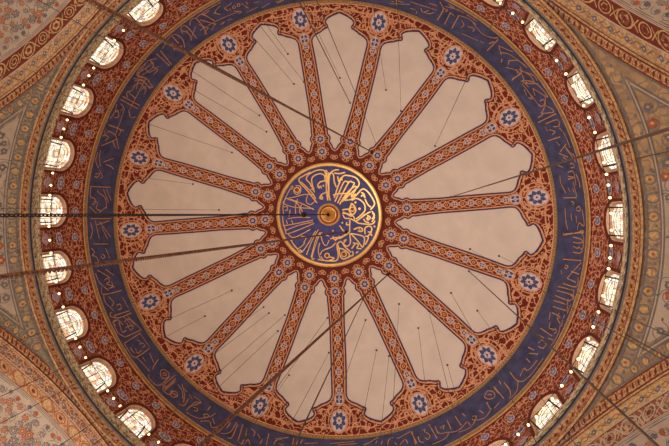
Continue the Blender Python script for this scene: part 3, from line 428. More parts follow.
BAND_STROKES = [(0.046,[(172.46,11.067),(171.97,10.611)]),(0.046,[(171.0,10.723),(168.13,10.648)]),(0.046,[(171.5,11.137),(170.37,11.068),(169.68,11.137),(169.01,11.034),(167.63,11.002),(166.58,11.008)]),(0.046,[(169.52,10.843),(168.77,10.776),(168.37,10.866),(169.16,10.893)]),(0.046,[(166.77,11.109),(166.75,10.745),(166.5,10.44)]),(0.046,[(165.66,11.078),(164.22,10.906),(162.79,10.76)]),(0.046,[(165.45,10.841),(163.37,10.644)]),(0.046,[(165.02,11.15),(162.54,11.106),(159.9,10.924)]),(0.046,[(162.7,10.952),(163.0,10.849),(162.09,10.815),(161.65,10.924),(161.0,10.821),(160.18,10.721)]),(0.046,[(160.4,10.906),(160.49,10.775),(161.95,10.756)]),(0.046,[(161.17,11.092),(159.32,11.098),(158.81,10.54)]),(0.046,[(159.32,11.098),(157.23,11.12),(154.58,10.993)]),(0.046,[(158.42,10.981),(156.51,10.904),(155.73,11.002)]),(0.046,[(155.5,10.854),(155.51,10.741),(154.3,10.76),(154.39,10.862)]),(0.046,[(156.91,10.588),(153.52,10.545)]),(0.046,[(153.3,11.024),(152.91,10.542)]),(0.046,[(153.4,11.05),(151.71,10.98),(149.65,11.032)]),(0.046,[(152.11,10.794),(148.56,10.659)]),(0.046,[(150.46,10.82),(149.48,10.797),(149.25,10.892)]),(0.046,[(152.27,11.046),(151.89,11.15),(150.89,11.119)]),(0.046,[(-163.75,11.15),(-165.82,11.15),(-167.73,11.023)]),(0.046,[(-162.99,11.093),(-165.09,11.06),(-167.11,10.977)]),(0.046,[(-165.9,10.916),(-164.24,10.642)]),(0.046,[(-166.32,10.842),(-166.58,10.674),(-167.24,10.557)]),(0.046,[(-168.2,10.982),(-169.66,10.859),(-170.27,10.909)]),(0.046,[(-169.41,11.075),(-168.99,10.965),(-170.12,11.002),(-169.97,11.093)]),(0.046,[(-172.68,11.15),(-172.36,10.552)]),(0.046,[(-173.12,10.768),(-176.59,10.57)]),(0.046,[(-173.03,10.673),(-175.99,10.488)]),(0.046,[(-172.68,11.15),(-175.26,11.134),(-175.71,11.014),(-176.76,10.977),(-177.31,11.061)]),(0.046,[(-173.54,10.948),(-174.3,10.89)]),(0.046,[(-176.52,11.037),(-176.73,10.917),(-178.34,10.938),(-178.85,10.814)]),(0.046,[(-174.29,10.878),(-175.53,10.677),(-178.28,10.626)]),(0.046,[(-177.86,11.144),(-179.93,10.904)]),(0.046,[(-179.4,10.844),(-177.73,10.628)]),(0.046,[(179.03,11.081),(178.93,10.456)]),(0.046,[(178.0,11.111),(175.9,11.063),(173.88,11.137)]),(0.046,[(178.48,10.965),(175.81,10.916),(173.65,10.874)]),(0.046,[(178.18,10.844),(173.89,10.521)]),(0.046,[(177.4,10.908),(178.38,10.524)]),(0.046,[(176.82,10.787),(173.42,10.625)]),(0.046,[(-136.17,10.982),(-138.54,11.027),(-140.79,11.121)]),(0.046,[(-137.48,11.12),(-139.35,11.1),(-141.23,11.087)]),(0.046,[(-136.03,10.76),(-138.78,10.855),(-138.75,11.008)]),(0.046,[(-141.23,11.087),(-140.72,10.838),(-141.01,10.659)]),(0.046,[(-140.72,10.838),(-150.2,10.736)]),(0.046,[(-142.44,11.13),(-141.32,10.826)]),(0.046,[(-143.51,10.98),(-145.41,10.981),(-146.51,11.075),(-147.55,10.973)]),(0.046,[(-144.19,10.747),(-142.69,10.714),(-143.47,10.613),(-144.71,10.594)]),(0.046,[(-141.24,10.639),(-141.71,10.479),(-142.24,10.634)]),(0.046,[(-147.92,11.115),(-147.95,10.513)]),(0.046,[(-148.85,11.122),(-148.96,10.521)]),(0.046,[(-150.53,10.889),(-157.96,10.811)]),(0.046,[(-146.26,11.025),(-146.77,10.744)]),(0.046,[(-150.48,11.15),(-152.59,11.102),(-154.53,11.15)]),(0.046,[(-150.31,10.764),(-152.09,10.587),(-151.24,10.453)]),(0.046,[(-149.79,11.066),(-150.41,10.931),(-151.47,10.97)]),(0.046,[(-152.93,11.115),(-151.79,11.049),(-153.15,10.944),(-153.8,11.04)]),(0.046,[(-156.08,11.118),(-156.19,10.62)]),(0.046,[(-157.32,11.15),(-158.88,11.12),(-159.06,10.99),(-160.31,11.035)]),(0.046,[(-157.64,11.08),(-158.22,10.799),(-161.4,10.57)]),(0.046,[(-161.86,11.101),(-158.83,10.707)]),(0.046,[(-155.83,10.875),(-156.47,10.71),(-157.96,10.71)]),(0.046,[(-159.37,11.15),(-158.14,11.059)]),(0.046,[(-159.76,10.834),(-161.37,10.673)]),(0.046,[(-133.86,11.072),(-134.09,10.513)]),(0.046,[(-132.59,11.049),(-133.51,10.487)]),(0.046,[(-134.87,10.971),(-136.57,11.109),(-140.18,11.15),(-141.4,11.087),(-141.12,10.931)]),(0.046,[(-136.25,11.065),(-136.61,10.918),(-138.15,10.889),(-140.46,10.986)]),(0.046,[(-137.19,10.901),(-137.02,10.719),(-138.77,10.716)]),(0.046,[(-142.92,11.073),(-141.79,10.877),(-142.44,10.515)]),(0.046,[(-144.54,11.023),(-142.53,10.891),(-143.33,10.678)]),(0.046,[(-142.14,10.993),(-144.46,10.888)]),(0.046,[(-131.86,11.049),(-130.2,11.073),(-129.69,10.883),(-130.1,10.748)]),(0.046,[(-130.19,11.114),(-128.37,11.15),(-126.92,11.095),(-126.5,10.843),(-127.6,10.603)]),(0.046,[(-127.83,11.108),(-128.01,10.828)]),(0.046,[(-125.09,11.075),(-124.26,10.872),(-124.9,10.636)]),(0.046,[(-125.43,10.986),(-124.76,11.15),(-123.45,11.078),(-123.51,10.588)]),(0.046,[(-124.74,10.708),(-121.66,10.919)]),(0.046,[(-122.7,11.049),(-121.68,11.15),(-120.37,11.116),(-120.22,10.795),(-120.68,10.504)]),(0.046,[(-120.37,11.116),(-118.75,11.134),(-117.82,10.99)]),(0.046,[(-120.72,10.917),(-119.25,10.635)]),(0.046,[(-118.49,11.078),(-116.31,11.098)]),(0.046,[(-129.34,10.751),(-127.81,10.717),(-128.77,10.64)]),(0.046,[(-124.13,10.983),(-124.45,10.891)]),(0.046,[(154.48,11.067),(153.64,11.137),(152.35,10.953),(152.12,10.523)]),(0.046,[(151.84,10.68),(147.12,10.507)]),(0.046,[(151.72,11.143),(149.04,11.15),(147.21,11.027)]),(0.046,[(151.95,11.131),(151.88,10.978),(150.17,10.912)]),(0.046,[(150.85,11.003),(148.68,11.032),(148.66,10.902)]),(0.046,[(149.34,10.724),(148.43,10.696),(148.12,10.786),(149.11,10.807),(149.34,10.724)]),(0.046,[(147.21,11.027),(146.84,10.489)]),(0.046,[(150.75,10.845),(151.0,10.693),(148.72,10.584)]),(0.046,[(146.01,11.136),(146.18,10.573)]),(0.046,[(145.95,10.59),(141.72,10.577)]),(0.046,[(146.01,11.136),(144.27,11.15),(141.6,11.091),(141.49,10.595)]),(0.046,[(143.5,10.947),(142.16,10.98),(142.23,10.833)]),(0.046,[(143.83,10.782),(143.63,10.688),(142.7,10.671),(142.74,10.757)]),(0.046,[(144.39,11.052),(143.27,11.066),(142.44,11.027)]),(0.046,[(144.99,10.768),(144.22,10.716)]),(0.046,[(141.46,11.069),(139.37,11.032),(136.71,11.017)]),(0.046,[(140.41,10.687),(137.9,10.758)]),(0.046,[(136.64,10.914),(137.33,10.773),(137.71,10.578)]),(0.046,[(136.29,11.092),(135.33,11.15),(132.62,11.088),(132.43,10.672)]),(0.046,[(135.14,10.751),(134.59,10.647),(133.18,10.63),(132.59,10.738),(133.19,10.859),(134.17,10.851),(135.14,10.751)]),(0.046,[(134.23,10.749),(133.82,10.686),(133.33,10.715),(133.59,10.785),(134.23,10.749)]),(0.046,[(131.07,11.026),(130.97,10.582)]),(0.046,[(131.44,10.946),(131.23,11.085),(129.32,11.068),(129.32,10.908)]),(0.046,[(129.32,10.989),(127.73,10.936),(127.93,11.035)]),(0.046,[(129.49,10.674),(127.67,10.726),(126.12,10.887)]),(0.046,[(140.6,10.929),(139.33,10.928)]),(0.046,[(131.72,10.518),(131.94,11.03)]),(0.046,[(130.58,10.652),(130.71,11.049),(130.01,11.089)]),(0.046,[(129.66,10.97),(128.42,10.873),(127.54,10.939),(128.27,11.055),(129.14,11.032)]),(0.046,[(128.8,10.578),(126.58,10.759),(125.27,10.979)]),(0.046,[(128.18,10.639),(126.35,10.653)]),(0.046,[(125.85,11.073),(124.76,11.005),(125.12,10.732)]),(0.046,[(125.62,10.661),(124.2,10.722)]),(0.046,[(124.5,10.631),(122.12,10.646),(123.69,10.979)]),(0.046,[(123.6,11.079),(123.13,10.738),(121.76,10.653)]),(0.046,[(122.73,10.891),(121.73,10.855),(121.53,10.933),(122.27,10.96)]),(0.046,[(123.29,11.122),(120.11,11.06),(117.98,10.824),(117.35,10.668)]),(0.046,[(119.3,11.097),(117.5,10.961),(116.3,11.074),(114.99,10.951)]),(0.046,[(119.7,10.887),(118.88,10.822),(118.4,10.855),(118.99,10.936),(119.7,10.887)]),(0.046,[(119.46,10.723),(119.42,10.569)]),(0.046,[(117.29,10.842),(116.08,10.959)]),(0.046,[(114.24,11.096),(113.69,10.695)]),(0.046,[(113.71,11.093),(111.94,10.953),(111.57,10.597)]),(0.046,[(111.78,11.101),(110.94,11.053),(111.11,10.638)]),(0.046,[(109.24,11.082),(109.97,10.573)]),(0.046,[(108.92,11.096),(107.43,11.081)]),(0.046,[(112.91,10.68),(113.05,10.891)]),(0.046,[(108.61,10.635),(108.01,10.865)]),(0.046,[(114.97,11.112),(114.19,10.997)]),(0.046,[(109.51,10.871),(109.93,10.584)]),(0.046,[(108.08,10.964),(108.12,11.126)]),(0.046,[(107.51,10.591),(106.4,10.648),(106.32,10.774)]),(0.046,[(102.67,10.888),(102.97,10.544)]),(0.046,[(101.12,10.646),(97.98,10.505)]),(0.046,[(100.98,10.827),(100.7,10.674),(99.47,10.613)]),(0.046,[(96.58,10.697),(96.62,10.49)]),(0.046,[(95.61,10.674),(95.6,10.487)]),(0.046,[(94.71,10.613),(94.4,10.483)]),(0.046,[(93.73,10.594),(90.46,10.525)]),(0.046,[(105.59,10.676),(104.61,10.761)]),(0.046,[(107.39,11.051),(107.2,10.92),(106.25,11.037)]),(0.046,[(99.83,10.748),(98.8,10.757)]),(0.046,[(104.14,10.906),(104.03,10.778)]),(0.046,[(87.48,10.521),(81.49,10.468)]),(0.046,[(85.48,10.555),(80.85,10.535)]),(0.046,[(79.23,10.593),(77.54,10.538),(76.48,10.475),(75.42,10.44)]),(0.046,[(75.05,10.666),(74.57,10.557)]),(0.046,[(73.47,10.703),(72.91,10.558),(71.85,10.527)]),(0.046,[(70.97,10.595),(67.36,10.498)]),(0.046,[(67.26,10.523),(66.67,10.887)]),(0.046,[(70.67,10.782),(69.14,10.676),(68.77,10.808)]),(0.046,[(71.77,10.671),(71.29,10.764)]),(0.046,[(76.28,10.601),(75.87,10.528)]),(0.046,[(67.05,10.509),(67.04,10.9)]),(0.046,[(62.56,10.497),(62.03,10.954)]),(0.046,[(64.67,10.583),(63.9,10.588),(64.29,10.663)]),(0.046,[(63.93,10.68),(63.29,10.802),(64.04,10.884),(64.55,10.802)]),(0.046,[(61.4,10.623),(61.17,10.852),(59.18,10.935),(60.35,11.043),(63.57,11.049)]),(0.046,[(59.18,10.935),(56.94,11.013),(54.18,10.929)]),(0.046,[(58.19,10.622),(58.27,10.9)]),(0.046,[(56.05,10.634),(55.82,10.937)]),(0.046,[(57.14,11.059),(54.26,11.105),(52.09,10.995)]),(0.046,[(60.5,10.737),(59.35,10.71),(59.95,10.799)]),(0.046,[(52.62,10.89),(51.85,10.951),(52.71,11.009),(52.98,10.938)]),(0.046,[(52.32,11.038),(50.28,11.109),(48.05,11.02)]),(0.046,[(48.15,10.808),(48.36,11.024)]),(0.046,[(47.83,10.662),(46.39,10.585),(45.44,10.721),(45.99,10.845),(47.37,10.779),(47.83,10.662)]),(0.046,[(46.98,10.673),(46.28,10.707),(46.39,10.769)]),(0.046,[(54.26,10.666),(54.0,10.783)]),(0.046,[(44.66,10.656),(44.7,10.836)]),(0.046,[(50.53,10.865),(50.16,10.995)]),(0.046,[(47.51,11.069),(45.82,11.034)]),(0.046,[(54.1,10.966),(54.04,11.061)]),(0.046,[(66.04,10.706),(65.95,10.858),(65.14,10.921)]),(0.046,[(39.51,10.658),(39.7,10.951),(38.93,11.087)]),(0.046,[(38.59,10.941),(36.64,10.886),(36.39,11.004),(33.41,11.037)]),(0.046,[(38.93,11.087),(36.62,11.13),(32.27,11.136)]),(0.046,[(39.54,10.971),(41.25,11.129),(43.23,11.15)]),(0.046,[(42.15,10.728),(42.38,10.999),(43.55,11.147)]),(0.046,[(44.53,10.61),(44.56,11.041)]),(0.046,[(42.69,10.585),(42.98,10.707)]),(0.046,[(33.26,10.749),(32.22,10.969)]),(0.046,[(32.28,10.628),(32.02,10.818)]),(0.046,[(30.19,10.808),(29.12,10.861),(29.38,11.009),(30.61,10.973),(30.75,10.851)]),(0.046,[(29.38,11.009),(30.67,11.009)]),(0.046,[(27.01,10.646),(27.18,11.043)]),(0.046,[(26.23,10.982),(25.51,11.03),(25.98,11.088),(26.55,11.051)]),(0.046,[(24.68,10.825),(25.98,10.873),(25.73,10.982)]),(0.046,[(24.22,11.103),(25.82,11.15),(28.2,11.15),(29.26,11.125)]),(0.046,[(24.03,11.092),(23.15,10.955),(21.96,10.952)]),(0.046,[(28.57,10.653),(28.49,10.881)]),(0.046,[(22.63,10.71),(24.38,10.776)]),(0.046,[(34.6,10.762),(34.73,10.917)]),(0.046,[(23.06,11.097),(24.39,11.15)]),(0.046,[(28.02,10.976),(27.81,11.116)]),(0.046,[(4.1,10.596),(4.54,10.628),(3.27,11.15)]),(0.046,[(4.82,10.863),(5.26,11.112),(6.88,11.15),(7.26,11.079)]),(0.046,[(5.94,10.872),(6.02,11.011),(5.67,11.142)]),(0.046,[(6.83,10.881),(7.14,10.996),(6.83,11.074)]),(0.046,[(3.14,11.048),(4.77,11.15),(6.46,11.15)]),(0.046,[(10.15,10.643),(9.65,11.15)]),(0.046,[(8.16,10.899),(8.12,11.091),(7.31,11.15)]),(0.046,[(11.41,10.731),(11.48,10.82),(12.09,10.788),(11.89,10.724)]),(0.046,[(14.16,10.863),(10.06,11.15)]),(0.046,[(12.41,10.929),(12.59,11.15)]),(0.046,[(13.28,11.145),(15.33,11.15),(15.51,10.788)]),(0.046,[(14.16,10.863),(14.44,11.124)]),(0.046,[(16.53,10.673),(16.21,11.127)]),(0.046,[(17.48,10.679),(17.3,11.138),(18.23,11.15)]),(0.046,[(18.73,10.668),(18.71,11.054),(18.27,11.12)]),(0.046,[(19.9,10.689),(19.6,11.064)]),(0.046,[(21.26,10.722),(20.89,11.094)]),(0.046,[(16.21,11.127),(17.96,11.15)]),(0.046,[(18.3,11.037),(21.0,11.127)]),(0.046,[(17.32,11.056),(17.55,11.131)]),(0.046,[(12.76,10.645),(13.59,10.698)]),(0.046,[(22.61,10.761),(22.64,11.006),(23.23,10.978)]),(0.046,[(21.77,11.107),(22.74,11.099)]),(0.046,[(19.34,11.15),(21.32,11.15)]),(0.046,[(11.08,11.144),(11.61,11.15)]),(0.046,[(-14.83,10.995),(-13.26,11.076),(-11.6,11.15)]),(0.046,[(-14.41,10.767),(-13.01,10.981)]),(0.046,[(-13.29,10.844),(-12.41,10.931),(-12.08,10.86),(-12.82,10.797)]),(0.046,[(-11.39,10.983),(-11.46,11.07),(-10.56,11.069),(-10.63,10.975)]),(0.046,[(-8.84,10.849),(-8.4,11.009),(-8.17,10.832)]),(0.046,[(-9.73,10.874),(-9.74,11.017),(-8.15,11.031),(-6.6,11.024)]),(0.046,[(-9.39,10.625),(-7.5,10.607),(-5.05,10.708)]),(0.046,[(-7.56,10.961),(-4.84,10.991),(-4.04,10.996)]),(0.046,[(-4.08,10.615),(-3.95,10.994)]),(0.046,[(-8.98,11.08),(-7.38,11.122),(-6.06,11.122)]),(0.046,[(-3.14,10.826),(-2.88,10.908),(-2.31,10.862)]),(0.046,[(-1.82,10.636),(1.45,10.649),(3.27,10.709)]),(0.046,[(-1.74,10.969),(-1.95,11.047),(-1.07,11.056),(-1.08,10.974),(-1.74,10.969)]),(0.046,[(-1.28,11.111),(2.16,11.15),(1.56,11.018),(3.12,10.976)]),(0.046,[(0.03,10.94),(1.58,10.952)]),(0.046,[(-0.41,10.801),(1.17,10.824)]),(0.046,[(4.26,10.625),(3.65,11.15)]),(0.046,[(3.05,11.1),(3.9,11.129)]),(0.046,[(-6.37,10.792),(-5.42,10.831)]),(0.046,[(-6.02,10.928),(-5.11,10.94)]),(0.046,[(-11.77,10.637),(-11.07,10.767)]),(0.046,[(-13.69,11.092),(-12.99,11.15),(-12.06,11.15)]),(0.046,[(-34.62,10.562),(-34.57,10.911)]),(0.046,[(-36.31,10.829),(-34.25,10.915),(-32.89,10.852)]),(0.046,[(-35.56,10.941),(-32.97,11.078),(-30.88,11.056)]),(0.046,[(-32.61,10.749),(-25.89,10.817)]),(0.046,[(-33.12,10.762),(-32.61,10.899),(-31.74,10.852)]),(0.046,[(-32.61,10.899),(-30.75,11.079),(-27.42,11.15),(-27.16,11.111),(-30.21,10.927)]),(0.046,[(-30.21,10.927),(-28.63,10.861)]),(0.046,[(-26.88,10.892),(-26.92,10.996),(-26.12,11.001),(-25.66,10.868),(-26.4,10.821)]),(0.046,[(-27.64,11.117),(-25.54,10.958),(-24.35,10.741)]),(0.046,[(-24.35,10.741),(-23.43,11.099),(-25.43,10.983)]),(0.046,[(-22.77,10.53),(-22.85,11.122)]),(0.046,[(-23.94,10.779),(-23.84,10.602)]),(0.046,[(-21.76,10.737),(-21.56,11.074),(-20.18,11.054),(-20.49,10.887)]),(0.046,[(-17.9,10.586),(-17.83,10.96)]),(0.046,[(-20.22,10.743),(-19.28,10.882),(-18.89,10.766)]),(0.046,[(-21.22,10.671),(-19.87,10.691)]),(0.046,[(-19.77,11.031),(-18.15,11.094),(-14.84,11.116)]),(0.046,[(-15.93,11.048),(-14.61,10.813)]),(0.046,[(-29.64,10.77),(-28.41,10.737),(-29.11,10.651)]),(0.046,[(-31.2,10.69),(-29.64,10.66)]),(0.046,[(-37.9,10.688),(-36.31,10.829)]),(0.046,[(-17.07,10.8),(-15.92,10.869)]),(0.046,[(-15.65,10.977),(-13.52,11.092)]),(0.046,[(-56.67,11.111),(-53.06,11.15)]),(0.046,[(-53.82,10.555),(-53.89,11.012)]),(0.046,[(-53.89,11.012),(-51.77,11.075),(-49.5,11.061)]),(0.046,[(-52.71,10.931),(-51.71,10.837),(-52.07,10.734)]),(0.046,[(-51.09,10.592),(-46.96,10.711)]),(0.046,[(-50.32,11.059),(-47.2,10.954),(-44.84,11.045),(-43.81,11.15)]),(0.046,[(-43.79,10.649),(-43.52,11.113)]),(0.046,[(-44.5,10.853),(-43.92,10.995)]),(0.046,[(-42.63,10.985),(-39.27,11.15)]),(0.046,[(-41.21,10.875),(-39.27,11.039),(-34.63,11.15)]),(0.046,[(-38.6,10.876),(-37.07,11.088),(-34.91,11.147)]),(0.046,[(-42.31,10.983),(-40.72,10.852)]),(0.046,[(-38.45,10.897),(-37.93,10.793)]),(0.046,[(-34.82,10.602),(-34.58,10.929),(-35.77,11.019)]),(0.046,[(-35.08,10.944),(-32.62,11.15),(-31.01,11.15)]),(0.046,[(-33.0,10.805),(-31.07,10.842)]),(0.046,[(-36.01,10.892),(-34.66,10.823)]),(0.046,[(-46.59,10.749),(-45.41,10.755)]),(0.046,[(-39.91,10.788),(-39.4,10.679)]),(0.046,[(-50.79,10.879),(-49.37,10.932),(-49.17,10.841)]),(0.046,[(-56.06,10.957),(-54.59,10.926)]),(0.046,[(-32.35,10.816),(-30.34,11.125)]),(0.046,[(-52.46,11.15),(-49.74,11.15)]),(0.046,[(-70.54,10.512),(-65.5,10.688)]),(0.046,[(-65.69,10.768),(-58.95,10.836)]),(0.046,[(-57.94,10.551),(-57.72,10.935),(-59.18,11.102)]),(0.046,[(-55.87,10.548),(-55.91,10.967)]),(0.046,[(-53.81,10.555),(-53.86,11.025)]),(0.046,[(-57.63,11.049),(-54.44,11.15)]),(0.046,[(-61.75,10.603),(-60.41,10.633),(-59.34,10.744)]),(0.046,[(-65.21,10.565),(-63.84,10.585)]),(0.046,[(-62.71,10.689),(-61.9,10.594),(-60.72,10.73)]),(0.046,[(-68.57,10.671),(-67.22,10.681)]),(0.046,[(-57.85,10.97),(-56.67,10.981),(-57.1,10.909)]),(0.046,[(-61.36,10.937),(-59.39,10.963)]),(0.046,[(-63.42,10.56),(-63.35,10.47)]),(0.046,[(-70.19,10.613),(-69.47,10.594)]),(0.046,[(-57.12,11.15),(-55.65,11.15)]),(0.046,[(-121.44,10.739),(-116.91,10.719),(-109.65,10.654)]),(0.046,[(-119.72,11.014),(-117.02,10.622)]),(0.046,[(-118.25,11.12),(-116.81,10.738)]),(0.046,[(-121.27,10.555),(-119.19,10.685)]),(0.046,[(-119.0,10.532),(-117.32,10.644)]),(0.046,[(-115.92,10.975),(-114.52,10.829),(-115.54,10.973),(-113.48,11.073)]),(0.046,[(-119.0,11.129),(-116.38,11.15),(-112.95,11.15)]),(0.046,[(-112.96,10.947),(-112.42,10.817)]),(0.046,[(-112.96,10.947),(-110.65,10.996)]),(0.046,[(-111.0,10.876),(-110.38,10.888),(-110.41,10.819),(-110.96,10.816),(-111.0,10.876)]),(0.046,[(-109.61,10.892),(-109.01,10.883),(-109.19,10.813),(-109.7,10.826),(-109.61,10.892)]),(0.046,[(-111.2,10.743),(-109.57,10.625),(-110.45,10.6)]),(0.046,[(-108.46,10.854),(-107.42,10.635)]),(0.046,[(-107.3,10.865),(-107.13,10.764)]),(0.046,[(-108.37,10.536),(-105.0,10.569)]),(0.046,[(-104.08,10.505),(-101.63,10.577)]),(0.046,[(-105.56,10.737),(-104.13,10.722)]),(0.046,[(-116.12,10.555),(-114.81,10.568),(-115.66,10.522)]),(0.046,[(-114.0,10.566),(-112.57,10.524)]),(0.046,[(-111.77,10.874),(-111.82,10.78)]),(0.046,[(-100.18,10.574),(-98.04,10.555)]),(0.046,[(285.42,11.067),(284.93,10.611)]),(0.046,[(283.96,10.723),(281.09,10.648)]),(0.046,[(284.46,11.137),(283.33,11.068),(282.64,11.137),(281.97,11.034),(280.59,11.002),(279.54,11.008)]),(0.046,[(282.48,10.843),(281.73,10.776),(281.33,10.866),(282.12,10.893)]),(0.046,[(279.73,11.109),(279.71,10.745),(279.46,10.44)]),(0.046,[(278.62,11.078),(277.18,10.906),(275.75,10.76)]),(0.046,[(278.41,10.841),(276.33,10.644)]),(0.046,[(277.98,11.15),(275.5,11.106),(272.86,10.924)]),(0.046,[(275.66,10.952),(275.96,10.849),(275.05,10.815),(274.61,10.924),(273.96,10.821),(273.14,10.721)]),(0.046,[(273.36,10.906),(273.45,10.775),(274.91,10.756)]),(0.046,[(274.13,11.092),(272.28,11.098),(271.77,10.54)]),(0.046,[(272.28,11.098),(270.19,11.12),(267.54,10.993)]),(0.046,[(271.38,10.981),(269.47,10.904),(268.69,11.002)]),(0.046,[(268.46,10.854),(268.47,10.741),(267.26,10.76),(267.35,10.862)]),(0.046,[(269.87,10.588),(266.48,10.545)]),(0.046,[(266.26,11.024),(265.87,10.542)]),(0.046,[(266.36,11.05),(264.67,10.98),(262.61,11.032)]),(0.046,[(265.07,10.794),(261.52,10.659)]),(0.046,[(263.42,10.82),(262.44,10.797),(262.21,10.892)]),(0.046,[(265.23,11.046),(264.85,11.15),(263.85,11.119)]),(0.046,[(290.36,10.908),(291.34,10.524)]),(0.046,[(289.78,10.787),(286.38,10.625)]),(0.046,[(267.44,11.067),(266.6,11.137),(265.31,10.953),(265.08,10.523)]),(0.046,[(264.8,10.68),(260.08,10.507)]),(0.046,[(264.68,11.143),(262.0,11.15),(260.17,11.027)]),(0.046,[(264.91,11.131),(264.84,10.978),(263.13,10.912)]),(0.046,[(263.81,11.003),(261.64,11.032),(261.62,10.902)]),(0.046,[(263.71,10.845),(263.96,10.693),(261.68,10.584)])]
def smooth(pts, n=5):
    if len(pts) < 3: return list(pts)
    P = [pts[0]] + list(pts) + [pts[-1]]; out = []
    for i in range(1, len(P) - 2):
        a, b, c, d = P[i - 1], P[i], P[i + 1], P[i + 2]
        for k in range(n):
            t = k / n
            out.append(tuple(.5 * (2 * b[j] + (c[j] - a[j]) * t + (2 * a[j] - 5 * b[j] + 4 * c[j] - d[j]) * t * t + (3 * b[j] - a[j] - 3 * c[j] + d[j]) * t ** 3) for j in (0, 1)))
    return out + [tuple(pts[-1])]

mb = MB()
def med_chart(u, v, off=0.): 
    return dome_pt(math.atan2(v, u), math.hypot(u, v), off)
for kind, w, pts in MED_STROKES:
    if kind == 's': ribbon(mb, med_chart, smooth(pts), w, 'gold', .075)
    elif kind == 'd': disc(mb, med_chart, pts[0], w, 'gold', .075, 8)
    elif kind == 'r':
        disc(mb, med_chart, pts[0], w, 'gold', .075, 12); disc(mb, med_chart, pts[0], w * .66, 'redgem', .085, 10)
if mb.v: mb.build('gold_lettering', med)

# ------------------------------------------------------------------ inscription band
band = tag(empty('inscription_band', (0, 0, Z0 + 35)), 'broad dark blue ring with gold Arabic lettering around the foot of the dome', 'inscription band')
mb = MB(); arc_band(mb, 10.39, 11.2, 'blue', .0, 224, 4); mb.build('blue_ground', band, True)
mb = MB(); arc_band(mb, 10.25, 10.28, 'peach', .01, 224, 1); arc_band(mb, 10.28, 10.39, 'olive', .012, 224, 1)
for i in range(448):
    ch = dome_chart(2 * PI * i / 448); disc(mb, ch, (0, 10.335), .022, 'goldpaint', .022, 5)
mb.build('inner_border', band)
mb = MB(); arc_band(mb, 11.2, 11.215, 'goldpaint', .012, 224, 1); arc_band(mb, 11.215, 11.28, 'olive', .01, 224, 1); arc_band(mb, 11.28, 11.315, 'goldpaint', .014, 224, 1); arc_band(mb, 11.315, 11.333, 'darkred', .012, 224, 1)
mb.build('outer_border', band)
mb = MB()
BS = 1.0
def band_chart(u, v, off=0.): return dome_pt(math.radians(u), v, off)
for w, pts in BAND_STROKES:
    # convert to metric (arc metres, plan radius)
    p = smooth([(math.radians(a) * 10.8, r) for a, r in pts])
    ribbon(mb, lambda u, v, off=0.: dome_pt(u / 10.8, v, off), p, w, 'lettergold', .02, .42)
if mb.v: mb.build('gold_lettering', band)

# ------------------------------------------------------------------ drum wall with 28 arched openings
WB, WS_, WT, WH = 30.23, 32.2, 33.28, .74        # sill, springing, crown, half width
def arch_top(x, hw=WH, t=WT, s=WS_):
    q = max(0., 1 - (abs(x) / hw) ** 2.2); return s + (t - s) * q ** .5
drum = tag(empty('wall_drum', (0, 0, Z0 + 30)), 'red painted drum wall with scrolls between the arched windows', 'wall', None, 'structure')
HS = 11.55 * WSEC / 2
mb = MB()
xs = [-HS, -1.02] + [WH * math.sin(PI / 2 * k / 8) for k in range(-8, 9)] + [1.02, HS]
zs_full = [30.2 + (34.53 - 30.2) * k / 12 for k in range(13)]
for i in range(28):
    ch = drum_chart(PW - WSEC * i)
    for a, b in zip(xs, xs[1:]):
        if abs(a) < WH + 1e-6 and abs(b) < WH + 1e-6:
            za, zb = arch_top(a), arch_top(b)
            mb.grid([[ch(a, za + (34.53 - za) * k / 5), ch(b, zb + (34.53 - zb) * k / 5)] for k in range(6)], 'drumred')
            mb.grid([[ch(a, 30.2), ch(b, 30.2)], [ch(a, WB), ch(b, WB)]], 'drumred')
        else:
            mb.grid([[ch(a, z), ch(b, z)] for z in zs_full], 'drumred')
o = mb.build('wall_face', drum)
mb = MB(); mb.lathe([(12.35, Z0 + 35.2), (12.35, Z0 + 28.9)], 'stone', (0, 0, 0), 112)
# masonry behind the glass is open to the sky: only a thin outer ring above and below the openings
mb = MB(); mb.lathe([(11.35, Z0 + 34.5), (12.9, Z0 + 34.6), (12.9, Z0 + 34.2), (12.3, Z0 + 34.0)], 'stone', (0, 0, 0), 112)
mb.build('drum_coping', drum)
charts = [drum_chart(PW - WSEC * i) for i in range(28)]
mb = MB()
SV = 1.15
def mirror(c): return lambda u, v, off=0.: c(-u, v, off)
def inside(u, v):
    if not (0 <= u <= HS and 30.3 < v < 34.35): return False
    if u < WH + .2 and v < arch_top(min(u, WH), WH, WT, WS_) + .2: return False
    if math.hypot(u, (v - 34.0) / 1.2) < .2: return False
    if math.hypot(u - HS, (v - 33.9) / 1.2) < .22: return False
    if math.hypot(u - HS, (v - 32.4) / 1.2) < .38: return False
    if abs(u - HS) < .3 and v < 31.3: return False
    return True
both = [c for c in charts] + [mirror(c) for c in charts]
scrolls(mb, both, inside, (.05, HS, 30.1, 34.4), .62, .06, 'peach', .02, 1.25, 11, .13, False)
mb.build('scroll_painting', drum)
mb = MB()
for c in charts:
    rosette(mb, c, (0, 34.0), .19, .03, 1.3, 5, 0, 'bloomblue', 'pale')
    rosette(mb, c, (HS, 33.9), .19, .03, 1.3, 5, .3, 'bloomblue', 'pale')
    rosette(mb, c, (HS, 32.4), .31, .03, 1.15, 8, 0, 'bloomblue', 'pale')
    for (x, z, r_) in ((HS, 31.0, .2), (HS - .16, 30.75, .13), (HS + .16, 30.75, .13), (HS, 30.48, .15)):
        rosette(mb, c, (x, z), r_, .03 + .012 * (z < 30.9), 1.15, 5, 0, 'lilac', 'pale')
mb.build('flower_painting', drum)
SIDE = lambda th: ('right side' if abs(th) < PI / 4 else 'left side' if abs(th) > 3 * PI / 4 else 'bottom side' if th > 0 else 'top side')
